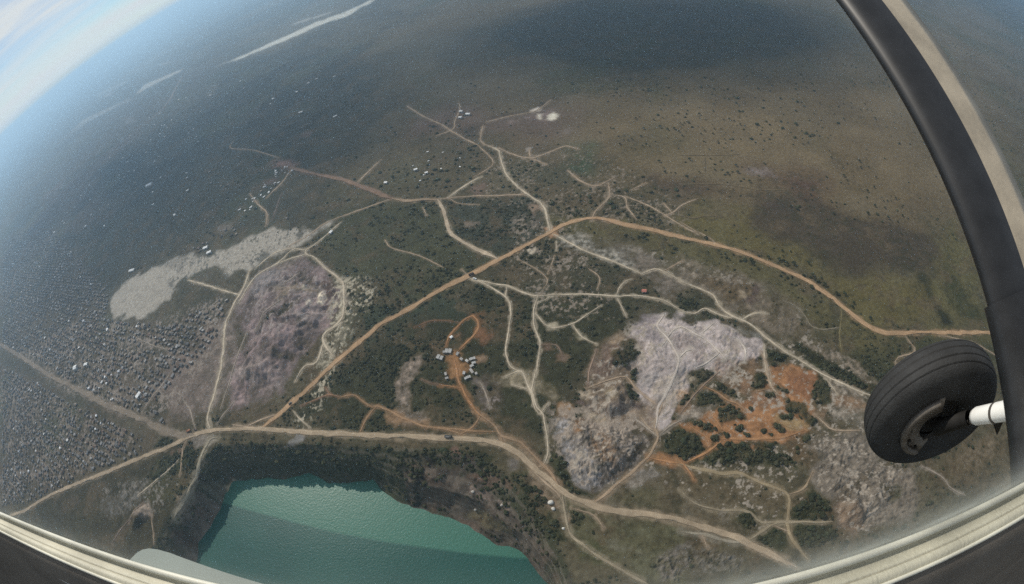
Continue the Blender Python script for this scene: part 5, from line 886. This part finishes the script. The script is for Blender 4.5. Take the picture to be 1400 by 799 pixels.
def wheel():
    WD, yaw, tilt = 2.082, .234, -.140
    d = rays(np.array([[1275.0, 555.6]]))[0] * WD; Cc = np.array([d @ AU, d @ AO, d[2]])
    ax = np.array([math.sin(yaw) * math.cos(tilt), math.cos(yaw) * math.cos(tilt), math.sin(tilt)]); e1 = np.cross(ax, [0, 0, 1]); e1 /= np.linalg.norm(e1); e2 = np.cross(e1, ax)
    def lathe(name, prof, mat, parent, a0=0, a1=2 * math.pi, n=96, closed=False):
        full = a1 - a0 > 6.28; th = np.linspace(a0, a1, n, endpoint=not full); P = []
        for t in th:
            rd = math.cos(t) * e1 + math.sin(t) * e2; P.append([AC(*(Cc + rd * r + ax * w_)) for r, w_ in prof])
        return grid_part(name, np.array(P), mat, parent, (full, closed))
    W, R, hh = .177, .30, .105; prof = []
    for p in np.linspace(-150, 150, 61):
        q = math.radians(p); cr = math.copysign(abs(math.cos(q)) ** .7, math.cos(q)); sr = math.copysign(abs(math.sin(q)) ** .7, math.sin(q)); r, w_ = R - hh + hh * cr, W / 2 * sr
        prof.append([r, w_])
    prof = np.array(prof)
    fine = np.column_stack([np.interp(np.linspace(0, 60, 241), np.arange(61), prof[:, k]) for k in (0, 1)])
    for g in (-.052, -.022, .012, .045):
        i = (np.abs(fine[:, 1] - g) < .0022) & (fine[:, 0] > .24); fine[i, 0] -= .008
    hub = bpy.data.objects.new('landing_wheel', None); C.objects.link(hub); hub.parent = craft
    lathe('tyre', fine, RUBBER, hub, n=128)
    lathe('wheel_rim', [(.152, -.075), (.150, -.066), (.135, -.055), (.11, -.045), (.07, -.040), (.045, -.05), (.03, -.07), (.0, -.072)], DARK, hub)
    lathe('wheel_rim', [(.152, .075), (.150, .066), (.135, .055), (.11, .045), (.07, .040), (.045, .05), (.03, .07), (.0, .072)], DARK, hub)
    def ang(px, off):                                                  # where a photo pixel falls on the wheel's inner face
        q = rays(np.array([px], float))[0]; q = np.array([q @ AU, q @ AO, q[2]]); t = ((Cc + ax * off) @ ax) / (q @ ax); v_ = q * t - Cc; return math.atan2(v_ @ e2, v_ @ e1), math.hypot(v_ @ e1, v_ @ e2)
    off = -.092; p1, p2, p3, p4 = (ang(p, off) for p in ((1286, 561), (1257, 612), (1262, 580), (1275, 592)))
    print('brake', p1, p2, p3, p4)
    a0, a1 = p2[0], p1[0]
    if a1 - a0 > math.pi: a1 -= 2 * math.pi
    if a0 - a1 > math.pi: a0 -= 2 * math.pi
    if a0 > a1: a0, a1 = a1, a0
    r0, r1 = .085, .165
    br = lathe('brake_disc', [(r0, off), (r1, off), (r1, off + .012), (r0, off + .012)], STEEL, hub, a0 - .1, a1 + .1, 40, True)
    lathe('brake_caliper', [(r1 - .02, off - .022), (r1 + .004, off - .016), (r1 + .004, off + .012), (r1 - .02, off + .012)], STEEL, hub, a0 + .05, a1 - .05, 30, True)
    for k in range(5):
        t = a0 + (a1 - a0) * (k + .5) / 5
        for rr in (r1 - .034,):
            c = Cc + ax * (off - .004) + rr * (math.cos(t) * e1 + math.sin(t) * e2)
            V = [AC(*(c + ax * z_ + .007 * (math.cos(a) * e1 + math.sin(a) * e2) * (1 if z_ < .001 else 1))) for z_ in (-.004, .006) for a in np.arange(8) * math.pi / 4]
            mesh_np('bolt', V, [list(range(8)), list(range(8, 16))[::-1]] + [(i, 8 + i, 8 + (i + 1) % 8, (i + 1) % 8) for i in range(8)], DARK, parent=br)
    L0, L1 = at_o((1384, 560), .33), at_o((1330, 570), .43)
    tube('axle', [L1 + (L1 - L0) * .1, Cc - ax * .10, Cc - ax * .02], [.028, .034, .034], DARK, hub)
    legp = [L0 - (L1 - L0) * 2.2, L0 - (L1 - L0), L0, L0 + (L1 - L0) * .5, L1 - (L1 - L0) * .12, L1 - (L1 - L0) * .03, L1]
    leg = tube('gear_leg', legp, [.04, .037, .034, .033, .032, .026, .012], WHITEP)
    tube('clamp', [L0 + (L1 - L0) * q for q in (.38, .44)], [.0345, .0345], STEEL, leg)
    tube('brake_hose', [L1 + (L1 - L0) * .0 + np.array([.0, .0, -.03]), (L1 + Cc) / 2 + np.array([-.02, -.02, -.05]), Cc - ax * .1 + np.array([-.05, 0, -.06])], [.006] * 3, DARK)
    V = [at_o((1357, 578), .40), at_o((1363, 596), .40), at_o((1372, 576), .37)]; V = [AC(*q) for q in V]; W_ = [p + np.array([0, .012, .004]) for p in V]
    mesh_np('leg_bracket', V + W_, [(0, 1, 2), (5, 4, 3), (0, 3, 4, 1), (1, 4, 5, 2), (2, 5, 3, 0)], DARK, parent=craft)
wheel()
def rounded_panel():  # flat panel added for a pale rounded shape, not an identified part
    zl = -.85
    def on(px): 
        q = rays(np.array([px], float))[0]; t = zl / q[2]; return np.array([t * (q @ AU), t * (q @ AO), zl])
    a, b, c = on((172, 772)), on((365, 799)), on((196, 754)); corner = [on(p) for p in ((166, 780), (180, 763), (187, 756), (195, 751.5), (204, 750), (216, 751.5), (232, 756), (290, 777), (365, 800), (470, 832))]
    inn = [np.array([q[0], -.02, zl]) for q in (corner[-1], corner[0])]; top = corner + inn; n = len(top)
    V = [AC(*q) for q in top] + [AC(*(q - np.array([0, 0, .02]))) for q in top]
    mesh_np('rounded_panel', V, [list(range(n))[::-1], list(range(n, 2 * n))] + [(i, (i + 1) % n, n + (i + 1) % n, n + i) for i in range(n)], plain('grey_green_panel', (.19, .225, .21), .5, .08, 5, spec=.4), parent=craft)
    V = [(-2.6, .03, -.50), (2.2, .03, -.50), (2.2, .03, -1.5), (-2.6, .03, -1.5), (-2.6, -.02, -.50), (2.2, -.02, -.50), (2.2, -.02, -1.5), (-2.6, -.02, -1.5)]
    mesh_np('fuselage_side', [AC(*np.array(q)) for q in V], [(0, 1, 2, 3), (7, 6, 5, 4), (0, 4, 5, 1), (1, 5, 6, 2), (2, 6, 7, 3), (3, 7, 4, 0)], WHITEP, parent=craft)
rounded_panel()
#__NEXT__
